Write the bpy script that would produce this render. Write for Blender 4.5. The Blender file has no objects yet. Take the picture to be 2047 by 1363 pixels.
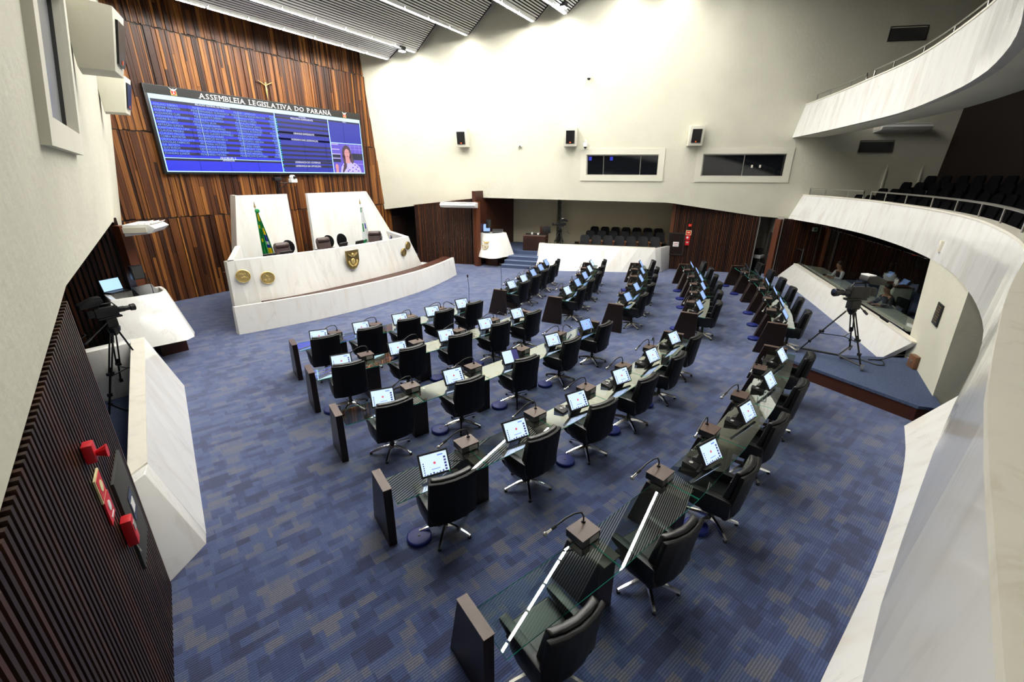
import bpy, bmesh, math, random
from mathutils import Vector, Matrix
random.seed(7)
S = bpy.context.scene
C = S.collection
PI = math.pi
# ------------------------------------------------------------------ camera
cam_d = bpy.data.cameras.new('camera')
cam = bpy.data.objects.new('camera', cam_d); C.objects.link(cam)
R3 = ((0.5262372, -0.85032009, 0.00549133), (-0.29894655, -0.19104678, -0.93495031), (0.79605614, 0.49036402, -0.35473618))
m = Matrix(R3).transposed() @ Matrix(((1, 0, 0), (0, -1, 0), (0, 0, -1)))
cam.matrix_world = Matrix.Translation((0, 0, 4.2)) @ m.to_4x4()
cam_d.sensor_width = 36.0; cam_d.lens = 872.09 / 2047 * 36
cam_d.clip_start = 0.05; cam_d.clip_end = 200
cam_d.dof.use_dof = True; cam_d.dof.focus_distance = 8.0; cam_d.dof.aperture_fstop = 4.0
S.camera = cam
# ------------------------------------------------------------------ world, exposure
W = bpy.data.worlds.new('world'); S.world = W; W.use_nodes = True
W.node_tree.nodes['Background'].inputs[0].default_value = (0.9, 0.95, 1.0, 1)
W.node_tree.nodes['Background'].inputs[1].default_value = 0.0
S.view_settings.view_transform = 'Standard'; S.view_settings.look = 'None'
S.view_settings.gamma = 1.0; S.view_settings.use_curve_mapping = False
S.view_settings.exposure = 0.66
S.cycles.use_denoising = True
S.cycles.max_bounces = 6; S.cycles.diffuse_bounces = 3; S.cycles.glossy_bounces = 3; S.cycles.use_adaptive_sampling = True; S.cycles.adaptive_threshold = 0.03; S.cycles.transparent_max_bounces = 12; S.cycles.sample_clamp_indirect = 6.0
S.cycles.caustics_reflective = False; S.cycles.caustics_refractive = False
TUBE = 100.0          # strength of the fluorescent tubes of the ceiling
# ------------------------------------------------------------------ materials
def nmat(name):
    m = bpy.data.materials.new(name); m.use_nodes = True
    nt = m.node_tree; return m, nt, nt.nodes['Principled BSDF']
def mat(name, col, rough=0.5, metal=0.0, spec=0.5, emit=None, estr=0.0, coat=0.0):
    m, nt, b = nmat(name)
    b.inputs['Base Color'].default_value = (*col, 1); b.inputs['Roughness'].default_value = rough
    b.inputs['Metallic'].default_value = metal; b.inputs['Specular IOR Level'].default_value = spec
    b.inputs['Coat Weight'].default_value = coat
    if emit: b.inputs['Emission Color'].default_value = (*emit, 1); b.inputs['Emission Strength'].default_value = estr
    m.diffuse_color = (*col, 1); return m
def nd(nt, t, **kw):
    n = nt.nodes.new(t)
    for k, v in kw.items():
        if k.startswith('i_'): n.inputs[k[2:].replace('_', ' ')].default_value = v
        else: setattr(n, k, v)
    return n
def ramp(nt, stops, interp='LINEAR'):
    r = nt.nodes.new('ShaderNodeValToRGB'); r.color_ramp.interpolation = interp
    e = r.color_ramp.elements
    while len(e) < len(stops): e.new(0.5)
    for x, (p, c) in zip(e, stops): x.position = p; x.color = (*c, 1)
    return r
def marble(name, base=(0.84, 0.83, 0.79), vein=(0.70, 0.69, 0.67), rough=0.16, scale=1.0, rot=(0.3, 0.4, 0.5), warm=(0.80, 0.76, 0.68)):
    m, nt, b = nmat(name); L = nt.links.new
    tc = nd(nt, 'ShaderNodeTexCoord'); oi = nd(nt, 'ShaderNodeObjectInfo')
    mp = nd(nt, 'ShaderNodeMapping'); mp.inputs['Rotation'].default_value = rot; mp.inputs['Scale'].default_value = (1.6 * scale, 1.6 * scale, 0.35 * scale)
    add = nd(nt, 'ShaderNodeVectorMath', operation='MULTIPLY_ADD'); add.inputs[1].default_value = (1, 1, 1)
    sc = nd(nt, 'ShaderNodeVectorMath', operation='SCALE'); sc.inputs['Scale'].default_value = 23.0
    cx = nd(nt, 'ShaderNodeCombineXYZ')
    L(oi.outputs['Random'], cx.inputs[0]); L(oi.outputs['Random'], cx.inputs[1]); L(oi.outputs['Random'], cx.inputs[2])
    L(cx.outputs[0], sc.inputs[0]); L(tc.outputs['Object'], add.inputs[0]); L(sc.outputs[0], add.inputs[2]); L(add.outputs[0], mp.inputs[0])
    n1 = nd(nt, 'ShaderNodeTexNoise', i_Scale=1.1, i_Detail=8.0, i_Roughness=0.62, i_Distortion=1.4); L(mp.outputs[0], n1.inputs['Vector'])
    r1 = ramp(nt, [(0.0, base), (0.46, base), (0.50, vein), (0.53, base), (1.0, base)]); L(n1.outputs[0], r1.inputs[0])
    n2 = nd(nt, 'ShaderNodeTexNoise', i_Scale=0.9, i_Detail=3.0); L(mp.outputs[0], n2.inputs['Vector'])
    r2 = ramp(nt, [(0.35, (0, 0, 0)), (0.72, (1, 1, 1))]); L(n2.outputs[0], r2.inputs[0])
    mx = nd(nt, 'ShaderNodeMix', data_type='RGBA'); L(r2.outputs[0], mx.inputs[0]); L(r1.outputs[0], mx.inputs[6]); mx.inputs[7].default_value = (*warm, 1)
    n3 = nd(nt, 'ShaderNodeTexNoise', i_Scale=2.2, i_Detail=2.0); L(mp.outputs[0], n3.inputs['Vector'])
    r3 = ramp(nt, [(0.45, (0, 0, 0)), (0.65, (1, 1, 1))]); L(n3.outputs[0], r3.inputs[0])
    mx2 = nd(nt, 'ShaderNodeMix', data_type='RGBA'); L(r3.outputs[0], mx2.inputs[0]); mx2.inputs[6].default_value = (*base, 1); L(mx.outputs[2], mx2.inputs[7])
    L(mx2.outputs[2], b.inputs['Base Color']); b.inputs['Roughness'].default_value = rough
    return m
def wood(name, stops, rough=0.45, scale=(9, 9, 0.6), rnd=0.75, coat=0.0, attr=False, spec=0.3):
    m, nt, b = nmat(name); L = nt.links.new; b.inputs['Specular IOR Level'].default_value = spec
    tc = nd(nt, 'ShaderNodeTexCoord'); oi = nd(nt, 'ShaderNodeObjectInfo')
    RND = oi.outputs['Random']
    if attr: at_ = nd(nt, 'ShaderNodeAttribute', attribute_name='rnd'); RND = at_.outputs['Fac']
    mp = nd(nt, 'ShaderNodeMapping'); mp.inputs['Scale'].default_value = scale
    L(tc.outputs['Object'], mp.inputs[0])
    cx = nd(nt, 'ShaderNodeCombineXYZ'); mu = nd(nt, 'ShaderNodeMath', operation='MULTIPLY'); mu.inputs[1].default_value = 60.0
    L(RND, mu.inputs[0]); L(mu.outputs[0], cx.inputs[0]); L(mu.outputs[0], cx.inputs[2]); L(cx.outputs[0], mp.inputs['Location'])
    n = nd(nt, 'ShaderNodeTexNoise', i_Scale=2.0, i_Detail=5.0, i_Roughness=0.6); L(mp.outputs[0], n.inputs['Vector'])
    a = nd(nt, 'ShaderNodeMath', operation='MULTIPLY'); a.inputs[1].default_value = 1 - rnd; L(n.outputs[0], a.inputs[0])
    c2 = nd(nt, 'ShaderNodeMath', operation='MULTIPLY_ADD'); c2.inputs[1].default_value = rnd; L(RND, c2.inputs[0]); L(a.outputs[0], c2.inputs[2])
    r = ramp(nt, stops); L(c2.outputs[0], r.inputs[0]); L(r.outputs[0], b.inputs['Base Color'])
    b.inputs['Roughness'].default_value = rough; b.inputs['Coat Weight'].default_value = coat
    return m
def carpet(name, rot=0.33):
    m, nt, b = nmat(name); L = nt.links.new
    tc = nd(nt, 'ShaderNodeTexCoord'); mp = nd(nt, 'ShaderNodeMapping'); mp.inputs['Rotation'].default_value = (0, 0, rot); L(tc.outputs['Object'], mp.inputs[0])
    cols = []
    for (w, h, off, loc) in ((0.24, 0.17, 0.37, (0, 0, 0)), (0.17, 0.2, 0.5, (3.3, 1.7, 0)), (0.33, 0.1, 0.3, (7.1, 4.3, 0))):
        mp2 = nd(nt, 'ShaderNodeMapping'); mp2.inputs['Location'].default_value = loc; L(mp.outputs[0], mp2.inputs[0])
        br = nd(nt, 'ShaderNodeTexBrick', offset=off, offset_frequency=2, squash=1.0)
        br.inputs['Color1'].default_value = (0, 0, 0, 1); br.inputs['Color2'].default_value = (1, 1, 1, 1)
        br.inputs['Scale'].default_value = 1.0; br.inputs['Mortar Size'].default_value = 0.0
        br.inputs['Brick Width'].default_value = w; br.inputs['Row Height'].default_value = h
        L(mp2.outputs[0], br.inputs[0]); cols.append(br)
    r1 = ramp(nt, [(0.0, (0.013, 0.020, 0.065)), (0.3, (0.024, 0.040, 0.120)), (0.55, (0.040, 0.066, 0.170)), (0.78, (0.062, 0.082, 0.150)), (1.0, (0.098, 0.103, 0.135))])
    av = nd(nt, 'ShaderNodeMix', data_type='RGBA'); av.inputs[0].default_value = 0.5
    L(cols[0].outputs[0], av.inputs[6]); L(cols[1].outputs[0], av.inputs[7])
    av2 = nd(nt, 'ShaderNodeMix', data_type='RGBA'); av2.inputs[0].default_value = 0.36; L(av.outputs[2], av2.inputs[6]); L(cols[2].outputs[0], av2.inputs[7])
    ct = nd(nt, 'ShaderNodeMapRange'); ct.inputs[1].default_value = 0.24; ct.inputs[2].default_value = 0.76; L(av2.outputs[2], ct.inputs[0])
    L(ct.outputs[0], r1.inputs[0])
    wv = nd(nt, 'ShaderNodeTexWave', wave_type='BANDS', bands_direction='Y'); wv.inputs['Scale'].default_value = 12.5; L(mp.outputs[0], wv.inputs[0])
    no = nd(nt, 'ShaderNodeTexNoise', i_Scale=70.0, i_Detail=2.0); L(mp.outputs[0], no.inputs['Vector'])
    ml = nd(nt, 'ShaderNodeMix', data_type='RGBA', blend_type='MULTIPLY'); ml.inputs[0].default_value = 0.75
    rr = ramp(nt, [(0.35, (0.5, 0.52, 0.6)), (0.75, (1.45, 1.35, 1.2))]); L(wv.outputs[0], rr.inputs[0])
    L(r1.outputs[0], ml.inputs[6]); L(rr.outputs[0], ml.inputs[7])
    ml2 = nd(nt, 'ShaderNodeMix', data_type='RGBA', blend_type='MULTIPLY'); ml2.inputs[0].default_value = 0.6
    r4 = ramp(nt, [(0.3, (0.55, 0.55, 0.55)), (0.7, (1.25, 1.25, 1.25))]); L(no.outputs[0], r4.inputs[0])
    L(ml.outputs[2], ml2.inputs[6]); L(r4.outputs[0], ml2.inputs[7])
    L(ml2.outputs[2], b.inputs['Base Color']); b.inputs['Roughness'].default_value = 0.95
    b.inputs['Sheen Weight'].default_value = 0.7; b.inputs['Sheen Tint'].default_value = (0.6, 0.68, 1, 1); b.inputs['Sheen Roughness'].default_value = 0.5
    bp = nd(nt, 'ShaderNodeBump', i_Strength=0.3, i_Distance=0.004); L(wv.outputs[0], bp.inputs['Height']); L(bp.outputs[0], b.inputs['Normal'])
    return m
def plain_carpet(name, c1, c2):
    m, nt, b = nmat(name); L = nt.links.new
    tc = nd(nt, 'ShaderNodeTexCoord'); no = nd(nt, 'ShaderNodeTexNoise', i_Scale=60.0, i_Detail=3.0); L(tc.outputs['Object'], no.inputs['Vector'])
    r = ramp(nt, [(0.35, c1), (0.65, c2)]); L(no.outputs[0], r.inputs[0]); L(r.outputs[0], b.inputs['Base Color']); b.inputs['Roughness'].default_value = 0.95
    return m
def plaster(name, col, bump=0.3, sc=14.0):
    m, nt, b = nmat(name); L = nt.links.new
    tc = nd(nt, 'ShaderNodeTexCoord'); no = nd(nt, 'ShaderNodeTexNoise', i_Scale=sc, i_Detail=6.0); L(tc.outputs['Object'], no.inputs['Vector'])
    n2 = nd(nt, 'ShaderNodeTexNoise', i_Scale=0.7, i_Detail=4.0); L(tc.outputs['Object'], n2.inputs['Vector'])
    r = ramp(nt, [(0.3, tuple(c * 0.93 for c in col)), (0.6, col)]); L(n2.outputs[0], r.inputs[0]); L(r.outputs[0], b.inputs['Base Color'])
    bp = nd(nt, 'ShaderNodeBump', i_Strength=bump, i_Distance=0.02); L(no.outputs[0], bp.inputs['Height']); L(bp.outputs[0], b.inputs['Normal'])
    b.inputs['Roughness'].default_value = 0.8; return m
def thin_glass(name, tint=(0.88, 0.95, 0.92), ior=1.45, boost=0.55):
    m = bpy.data.materials.new(name); m.use_nodes = True; nt = m.node_tree; nt.nodes.clear(); L = nt.links.new
    o = nd(nt, 'ShaderNodeOutputMaterial'); t = nd(nt, 'ShaderNodeBsdfTransparent'); t.inputs[0].default_value = (*tint, 1)
    g = nd(nt, 'ShaderNodeBsdfGlossy'); g.inputs['Roughness'].default_value = 0.0; g.inputs[0].default_value = (0.95, 1, 0.98, 1)
    f = nd(nt, 'ShaderNodeFresnel'); f.inputs[0].default_value = ior
    mu = nd(nt, 'ShaderNodeMath', operation='MULTIPLY', use_clamp=True); mu.inputs[1].default_value = boost; L(f.outputs[0], mu.inputs[0])
    x = nd(nt, 'ShaderNodeMixShader'); L(mu.outputs[0], x.inputs[0]); L(t.outputs[0], x.inputs[1]); L(g.outputs[0], x.inputs[2]); L(x.outputs[0], o.inputs[0])
    return m
def emis(name, col, s=1.0):
    return mat(name, (0.01, 0.01, 0.01), 0.4, emit=col, estr=s)
M = {}
M['carpet'] = carpet('carpet_patchwork')
M['carpet_blue'] = plain_carpet('carpet_blue', (0.022, 0.040, 0.10), (0.070, 0.095, 0.165))
M['step_edge'] = mat('step_nosing', (0.25, 0.31, 0.45), 0.6)
M['marble'] = marble('white_marble')
M['marble_grey'] = marble('grey_marble', (0.84, 0.84, 0.82), (0.70, 0.70, 0.69), 0.10, 1.2, (0.5, 0.2, 0.1), (0.72, 0.69, 0.64))
M['marble_edge'] = marble('marble_edge', (0.86, 0.82, 0.70), (0.72, 0.66, 0.5), 0.3)
M['cream'] = plaster('cream_plaster', (0.66, 0.645, 0.525), 0.4, 9.0)
M['cream_frame'] = plaster('cream_frame', (0.72, 0.70, 0.585), 0.1)
M['beige'] = plaster('beige_wall', (0.70, 0.63, 0.46), 0.2)
M['greywall'] = plaster('grey_wall', (0.42, 0.40, 0.36), 0.2)
M['plank'] = wood('rosewood_planks', [(0.22, (0.020, 0.007, 0.004)), (0.42, (0.060, 0.019, 0.007)), (0.58, (0.13, 0.044, 0.012)), (0.72, (0.26, 0.10, 0.024)), (0.85, (0.50, 0.22, 0.05))], 0.42, (30, 30, 0.45), 0.5, attr=True)
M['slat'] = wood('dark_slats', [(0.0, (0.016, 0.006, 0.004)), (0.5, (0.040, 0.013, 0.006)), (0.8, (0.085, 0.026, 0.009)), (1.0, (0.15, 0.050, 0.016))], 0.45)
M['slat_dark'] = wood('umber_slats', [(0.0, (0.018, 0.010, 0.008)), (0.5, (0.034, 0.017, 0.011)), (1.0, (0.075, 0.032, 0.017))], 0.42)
M['redwood'] = wood('red_post', [(0.0, (0.07, 0.020, 0.008)), (1.0, (0.14, 0.043, 0.017))], 0.4, (4, 4, 0.5), 0.3)
M['brown'] = wood('brown_panel', [(0.0, (0.035, 0.010, 0.006)), (1.0, (0.075, 0.023, 0.011))], 0.4, (3, 3, 0.6), 0.3)
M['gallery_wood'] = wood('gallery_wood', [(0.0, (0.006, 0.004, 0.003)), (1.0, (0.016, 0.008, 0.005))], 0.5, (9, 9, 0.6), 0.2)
M['backing'] = mat('dark_backing', (0.012, 0.008, 0.006), 0.7)
M['desk'] = wood('desk_veneer', [(0.0, (0.009, 0.005, 0.004)), (0.6, (0.016, 0.009, 0.007)), (1.0, (0.028, 0.015, 0.011))], 0.36, (7, 7, 0.6), 0.2)
M['desktop'] = wood('console_veneer', [(0.0, (0.065, 0.040, 0.031)), (1.0, (0.12, 0.078, 0.062))], 0.33, (6, 6, 2), 0.3)
M['leather'] = mat('black_leather', (0.006, 0.006, 0.007), 0.33, spec=0.45)
M['leather_back'] = mat('black_leather_back', (0.004, 0.004, 0.0045), 0.5, spec=0.2)
M['brown_leather'] = mat('brown_leather', (0.055, 0.034, 0.032), 0.38)
M['fabric_black'] = mat('black_fabric', (0.004, 0.004, 0.005), 0.9, spec=0.1)
M['fabric_grey'] = mat('charcoal_fabric', (0.020, 0.021, 0.023), 0.9, spec=0.15)
M['chrome'] = mat('chrome', (0.72, 0.72, 0.72), 0.16, 1.0)
M['steel'] = mat('brushed_steel', (0.55, 0.54, 0.52), 0.3, 1.0)
M['black'] = mat('black_plastic', (0.007, 0.007, 0.008), 0.42)
M['black_metal'] = mat('black_metal', (0.008, 0.008, 0.009), 0.4, 0.3)
M['bezel'] = mat('dark_bezel', (0.012, 0.012, 0.013), 0.4)
M['white'] = mat('white_plastic', (0.80, 0.80, 0.78), 0.4)
M['offwhite'] = mat('ivory_plastic', (0.74, 0.70, 0.58), 0.5)
M['socket'] = mat('grey_socket', (0.35, 0.34, 0.33), 0.5)
M['blue'] = mat('blue_plastic', (0.007, 0.016, 0.14), 0.5, spec=0.3)
M['red'] = mat('red_paint', (0.62, 0.012, 0.02), 0.4)
M['orange'] = mat('orange_badge', (0.8, 0.12, 0.02), 0.5)
M['pale_yellow'] = mat('pale_yellow', (0.8, 0.72, 0.38), 0.5)
M['gold'] = mat('polished_brass', (0.86, 0.66, 0.27), 0.36, 0.75)
M['bronze'] = mat('aged_bronze', (0.30, 0.215, 0.085), 0.42, 0.8)
M['gold_dark'] = mat('dull_gold', (0.42, 0.31, 0.10), 0.5, 0.6)
M['glass'] = thin_glass('desk_glass')
M['glass_edge'] = mat('green_glass_edge', (0.04, 0.55, 0.42), 0.15)
M['window_dark'] = mat('dark_window_glass', (0.006, 0.007, 0.009), 0.06, spec=0.6)
M['window_grey'] = mat('grey_window_glass', (0.26, 0.27, 0.28), 0.25, spec=0.5)
M['booth_glass'] = thin_glass('booth_glass', (0.80, 0.82, 0.81), 1.45, 0.25)
M['clear'] = thin_glass('clear_glass', (0.95, 0.97, 0.97))
M['louvre'] = mat('louvre_slat', (0.8, 0.8, 0.78), 0.5)
M['roof'] = mat('dark_plenum', (0.02, 0.02, 0.02), 0.9)
M['tube'] = emis('fluorescent_tube', (1.0, 0.975, 0.92), TUBE)
M['flood'] = emis('flood_lamp', (0.86, 0.93, 1.0), 70.0)
M['housing'] = mat('white_housing', (0.7, 0.7, 0.68), 0.5)
M['scr_blue'] = emis('screen_blue', (0.006, 0.014, 0.30), 1.0)
M['scr_blue2'] = emis('screen_bright_blue', (0.007, 0.016, 0.55), 1.0)
M['scr_navy'] = emis('screen_navy', (0.003, 0.004, 0.035), 1.0)
M['scr_black'] = emis('screen_black', (0.004, 0.004, 0.012), 1.0)
M['scr_pale'] = emis('screen_pale', (0.5, 0.75, 0.85), 1.0)
M['scr_text'] = emis('screen_text', (0.17, 0.32, 0.85), 1.0)
M['scr_textw'] = emis('screen_text_white', (0.75, 0.78, 1.0), 1.0)
M['scr_line'] = emis('screen_line', (0.45, 0.75, 1.0), 1.0)
M['scr_green'] = emis('screen_green', (0.01, 0.55, 0.55), 1.0)
M['scr_purple'] = emis('screen_purple', (0.09, 0.06, 0.45), 1.0)
M['scr_lilac'] = emis('screen_lilac', (0.42, 0.36, 0.70), 1.0)
M['scr_skin'] = emis('screen_skin', (0.50, 0.22, 0.24), 1.0)
M['scr_hair'] = emis('screen_hair', (0.05, 0.025, 0.045), 1.0)
M['title'] = mat('white_letters', (0.85, 0.85, 0.85), 0.5)
M['board'] = mat('board_black', (0.008, 0.008, 0.008), 0.35)
M['mon_white'] = emis('monitor_white', (0.47, 0.60, 0.85), 1.0)
M['mon_blue'] = emis('monitor_blue', (0.10, 0.18, 0.55), 1.0)
M['mon_pale'] = emis('monitor_pale_blue', (0.24, 0.38, 0.75), 1.0)
M['mon_dark'] = emis('monitor_dark', (0.03, 0.03, 0.12), 1.0)
M['mon_red'] = emis('monitor_red', (0.5, 0.07, 0.10), 1.0)
M['mon_sky'] = emis('monitor_sky', (0.36, 0.56, 0.85), 1.0)
M['led'] = emis('green_led', (0.05, 1.0, 0.1), 2.0)
M['flag_green'] = mat('flag_green', (0.0, 0.20, 0.045), 0.8)
M['flag_yellow'] = mat('flag_yellow', (0.80, 0.58, 0.0), 0.8)
M['flag_blue'] = mat('flag_blue', (0.02, 0.03, 0.42), 0.8)
M['flag_white'] = mat('flag_white', (0.78, 0.80, 0.80), 0.8)
M['skin'] = mat('skin', (0.42, 0.22, 0.15), 0.55)
M['hair'] = mat('dark_hair', (0.012, 0.009, 0.008), 0.6)
M['shirt'] = mat('pale_shirt', (0.55, 0.57, 0.62), 0.8)
M['vest'] = mat('dark_vest', (0.010, 0.010, 0.014), 0.8)
M['jumper'] = mat('charcoal_jumper', (0.018, 0.020, 0.026), 0.8)
M['booth_desk'] = mat('pale_green_desk', (0.42, 0.44, 0.36), 0.25)
M['paper'] = mat('paper', (0.75, 0.74, 0.72), 0.8)
M['terra'] = mat('brown_plastic', (0.16, 0.07, 0.03), 0.45)
M['grille'] = mat('dark_grille', (0.035, 0.035, 0.032), 0.8)
M['olive'] = mat('olive_blind', (0.16, 0.17, 0.11), 0.5)
for k_, m_ in M.items():          # screens are dim: found by bounces instead of being sampled as lamps
    if k_.startswith(('scr_', 'mon_')) or k_ == 'led': m_.cycles.emission_sampling = 'NONE'
# ------------------------------------------------------------------ geometry
class G:
    def __init__(s): s.v = []; s.f = []; s.mi = []
    def add(s, vs, fs, mi=0):
        o = len(s.v); s.v += [tuple(p) for p in vs]; s.f += [tuple(i + o for i in f) for f in fs]; s.mi += [mi] * len(fs); return s
    def hexa(s, b, t, mi=0):     # 4 bottom + 4 top corners, bottom counter-clockwise from above
        return s.add(list(b) + list(t), [(3, 2, 1, 0), (4, 5, 6, 7), (0, 1, 5, 4), (1, 2, 6, 5), (2, 3, 7, 6), (3, 0, 4, 7)], mi)
    def box(s, x0, x1, y0, y1, z0, z1, mi=0):
        return s.hexa([(x0, y0, z0), (x1, y0, z0), (x1, y1, z0), (x0, y1, z0)], [(x0, y0, z1), (x1, y0, z1), (x1, y1, z1), (x0, y1, z1)], mi)
    def obox(s, c, size, rz=0, rx=0, mi=0):
        mm = Matrix.Translation(c) @ Matrix.Rotation(rz, 4, 'Z') @ Matrix.Rotation(rx, 4, 'X')
        x, y, z = (k / 2 for k in size)
        q = [(-x, -y), (x, -y), (x, y), (-x, y)]
        return s.hexa([mm @ Vector((a, b, -z)) for a, b in q], [mm @ Vector((a, b, z)) for a, b in q], mi)
    def loft(s, rings, cap=True, mi=0, closed=True):
        n = len(rings[0]); vs = [p for r in rings for p in r]; fs = []
        for i in range(len(rings) - 1):
            for j in range(n if closed else n - 1):
                k = (j + 1) % n; fs.append((i * n + j, i * n + k, (i + 1) * n + k, (i + 1) * n + j))
        if cap: fs.append(tuple(range(n - 1, -1, -1))); fs.append(tuple(range((len(rings) - 1) * n, len(rings) * n)))
        return s.add(vs, fs, mi)
    def prism(s, poly, z0, z1, mi=0):
        return s.loft([[(x, y, z0) for x, y in poly], [(x, y, z1) for x, y in poly]], mi=mi)
    def prismx(s, poly, x0, x1, mi=0):   # polygon in (y,z)
        return s.loft([[(x0, y, z) for y, z in poly], [(x1, y, z) for y, z in poly]], mi=mi)
    def tube(s, path, r, n=8, mi=0, cap=True):
        rings = []; P = [Vector(p) for p in path]
        up = Vector((0, 0, 1))
        for i, p in enumerate(P):
            d = (P[min(i + 1, len(P) - 1)] - P[max(i - 1, 0)]).normalized()
            a = d.cross(up)
            if a.length < 1e-3: a = d.cross(Vector((1, 0, 0)))
            a.normalize(); b = a.cross(d)
            rr = r[i] if isinstance(r, (list, tuple)) else r
            rings.append([p + a * math.cos(t) * rr + b * math.sin(t) * rr for t in (2 * PI * k / n for k in range(n))])
        return s.loft(rings, cap, mi)
    def lathe(s, prof, n=16, c=(0, 0, 0), mi=0, axis='Z'):
        rings = []
        for r, z in prof:
            ring = []
            for k in range(n):
                t = 2 * PI * k / n; x, y = r * math.cos(t), r * math.sin(t)
                ring.append((c[0] + x, c[1] + y, c[2] + z) if axis == 'Z' else (c[0] + x, c[1] + z, c[2] + y) if axis == 'Y' else (c[0] + z, c[1] + x, c[2] + y))
            rings.append(ring)
        return s.loft(rings, True, mi)
    def ball(s, c, r, n=12, k=8, mi=0, sc=(1, 1, 1)):
        rings = []
        for i in range(k + 1):
            a = PI * (0.02 + 0.96 * i / k)
            rings.append([(c[0] + sc[0] * r * math.sin(a) * math.cos(2 * PI * j / n), c[1] + sc[1] * r * math.sin(a) * math.sin(2 * PI * j / n), c[2] - sc[2] * r * math.cos(a)) for j in range(n)])
        return s.loft(rings, True, mi)
    def xf(s, mm):
        s.v = [tuple(mm @ Vector(p)) for p in s.v]; return s
    def sh(s, d):
        s.v = [(p[0] + d[0], p[1] + d[1], p[2] + d[2]) for p in s.v]; return s
def obj(name, g, mt, parent=None, smooth=False, bevel=0.0, seg=2, fixn=True):
    me = bpy.data.meshes.new(name); me.from_pydata(g.v, [], g.f)
    mts = mt if isinstance(mt, (list, tuple)) else [mt]
    for q in mts: me.materials.append(M[q] if isinstance(q, str) else q)
    for p, i in zip(me.polygons, g.mi): p.material_index = min(i, len(mts) - 1)
    if bevel or fixn:
        bm = bmesh.new(); bm.from_mesh(me)
        if bevel: bmesh.ops.bevel(bm, geom=bm.edges[:], offset=bevel, segments=seg, affect='EDGES', profile=0.6, clamp_overlap=True)
        bmesh.ops.recalc_face_normals(bm, faces=bm.faces[:])
        bm.to_mesh(me); bm.free()
    if smooth or bevel:
        me.shade_smooth(); me.set_sharp_from_angle(angle=0.7)
    me.update()
    o = bpy.data.objects.new(name, me); C.objects.link(o)
    if parent is not None: o.parent = parent
    return o
def tag(o, label=None, cat=None, group=None, kind=None):
    if label: o['label'] = label
    if cat: o['category'] = cat
    if group: o['group'] = group
    if kind: o['kind'] = kind
    return o
def thing(name, label, cat, loc=(0, 0, 0), rz=0.0, group=None, kind=None):
    o = bpy.data.objects.new(name, None); C.objects.link(o); o.empty_display_size = 0.1
    o.location = loc; o.rotation_euler = (0, 0, rz); return tag(o, label, cat, group, kind)
def dup(o, parent=None):
    c = o.copy(); C.objects.link(c); c.parent = parent
    for ch in o.children: dup(ch, c)
    return c
def struct(name, g, mt, label=None, **kw):
    return tag(obj(name, g, mt, **kw), label, None, None, 'structure')
def inst(name, me_obj, parent, loc=(0, 0, 0), rz=0.0):   # another object on the same mesh data
    o = bpy.data.objects.new(name, me_obj.data); C.objects.link(o); o.parent = parent; o.location = loc; o.rotation_euler = (0, 0, rz); return o
def text_geo(body, size, mi=0, width=None, align='LEFT'):
    cu = bpy.data.curves.new('t', 'FONT'); cu.body = body; cu.size = size; cu.align_x = align; cu.resolution_u = 2
    ob = bpy.data.objects.new('t', cu); me = bpy.data.meshes.new_from_object(ob)
    g = G(); g.add([v.co[:] for v in me.vertices], [tuple(p.vertices) for p in me.polygons], mi)
    bpy.data.objects.remove(ob); bpy.data.curves.remove(cu); bpy.data.meshes.remove(me)
    if width and g.v:
        x0 = min(p[0] for p in g.v); x1 = max(p[0] for p in g.v); k = width / (x1 - x0)
        g.v = [((p[0]) * k, p[1], p[2]) for p in g.v]
    return g
ORD = ['first', 'second', 'third', 'fourth', 'fifth', 'sixth', 'seventh', 'eighth', 'ninth', 'tenth', 'eleventh', 'twelfth', 'thirteenth', 'fourteenth', 'fifteenth', 'sixteenth', 'seventeenth', 'eighteenth', 'nineteenth', 'twentieth', 'twenty-first', 'twenty-second', 'twenty-third', 'twenty-fourth', 'twenty-fifth', 'twenty-sixth', 'twenty-seventh', 'twenty-eighth', 'twenty-ninth', 'thirtieth']
# ================================================================== THE ROOM
def XR(y, z): return 16.41 - (0.359 * (y - 17.8) + 0.085 * (z - 2.55)) / 0.929
def XL(y, z): return 1.05 - 0.01 + (0.335 * (y - 5.02) + 0.151 * (z - 3.33)) / 0.93
def lerp_poly(P, y):
    for (a, za), (b, zb) in zip(P, P[1:]):
        if a <= y <= b: return za + (zb - za) * (y - a) / (b - a)
    return P[0][1] if y < P[0][0] else P[-1][1]
def cream_wall(name, X, s, P, top, holes, mt='cream', th=0.3):
    ys = sorted(set([p[0] for p in P] + [k for h in holes for k in h[:2]])); g = G()
    def blk(ya, yb, a0, b0, a1, b1):
        def r(y, z): return (X(y, z), y, z), (X(y, z) + s * th, y, z)
        A, B, C_, D = r(ya, a0), r(yb, b0), r(yb, b1), r(ya, a1)
        g.loft([[A[0], B[0], C_[0], D[0]], [A[1], B[1], C_[1], D[1]]])
    for ya, yb in zip(ys, ys[1:]):
        hs = [h for h in holes if h[0] <= ya + 1e-6 and h[1] >= yb - 1e-6]
        a0, b0 = lerp_poly(P, ya), lerp_poly(P, yb)
        if hs: blk(ya, yb, a0, b0, hs[0][2], hs[0][2]); blk(ya, yb, hs[0][3], hs[0][3], top, top)
        else: blk(ya, yb, a0, b0, top, top)
    return struct(name, g, mt)
LB = [(-3.0, 2.45), (0.8, 2.48), (2.63, 2.81), (5.32, 3.27), (13.2, 3.16), (18.3, 2.52)]
RB = [(-9.0, 2.49), (0.12, 2.49), (1.27, 2.57), (4.89, 3.085), (12.95, 3.18), (18.3, 2.48)]
LW = (5.22, 7.2, 4.62, 5.98)
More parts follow.
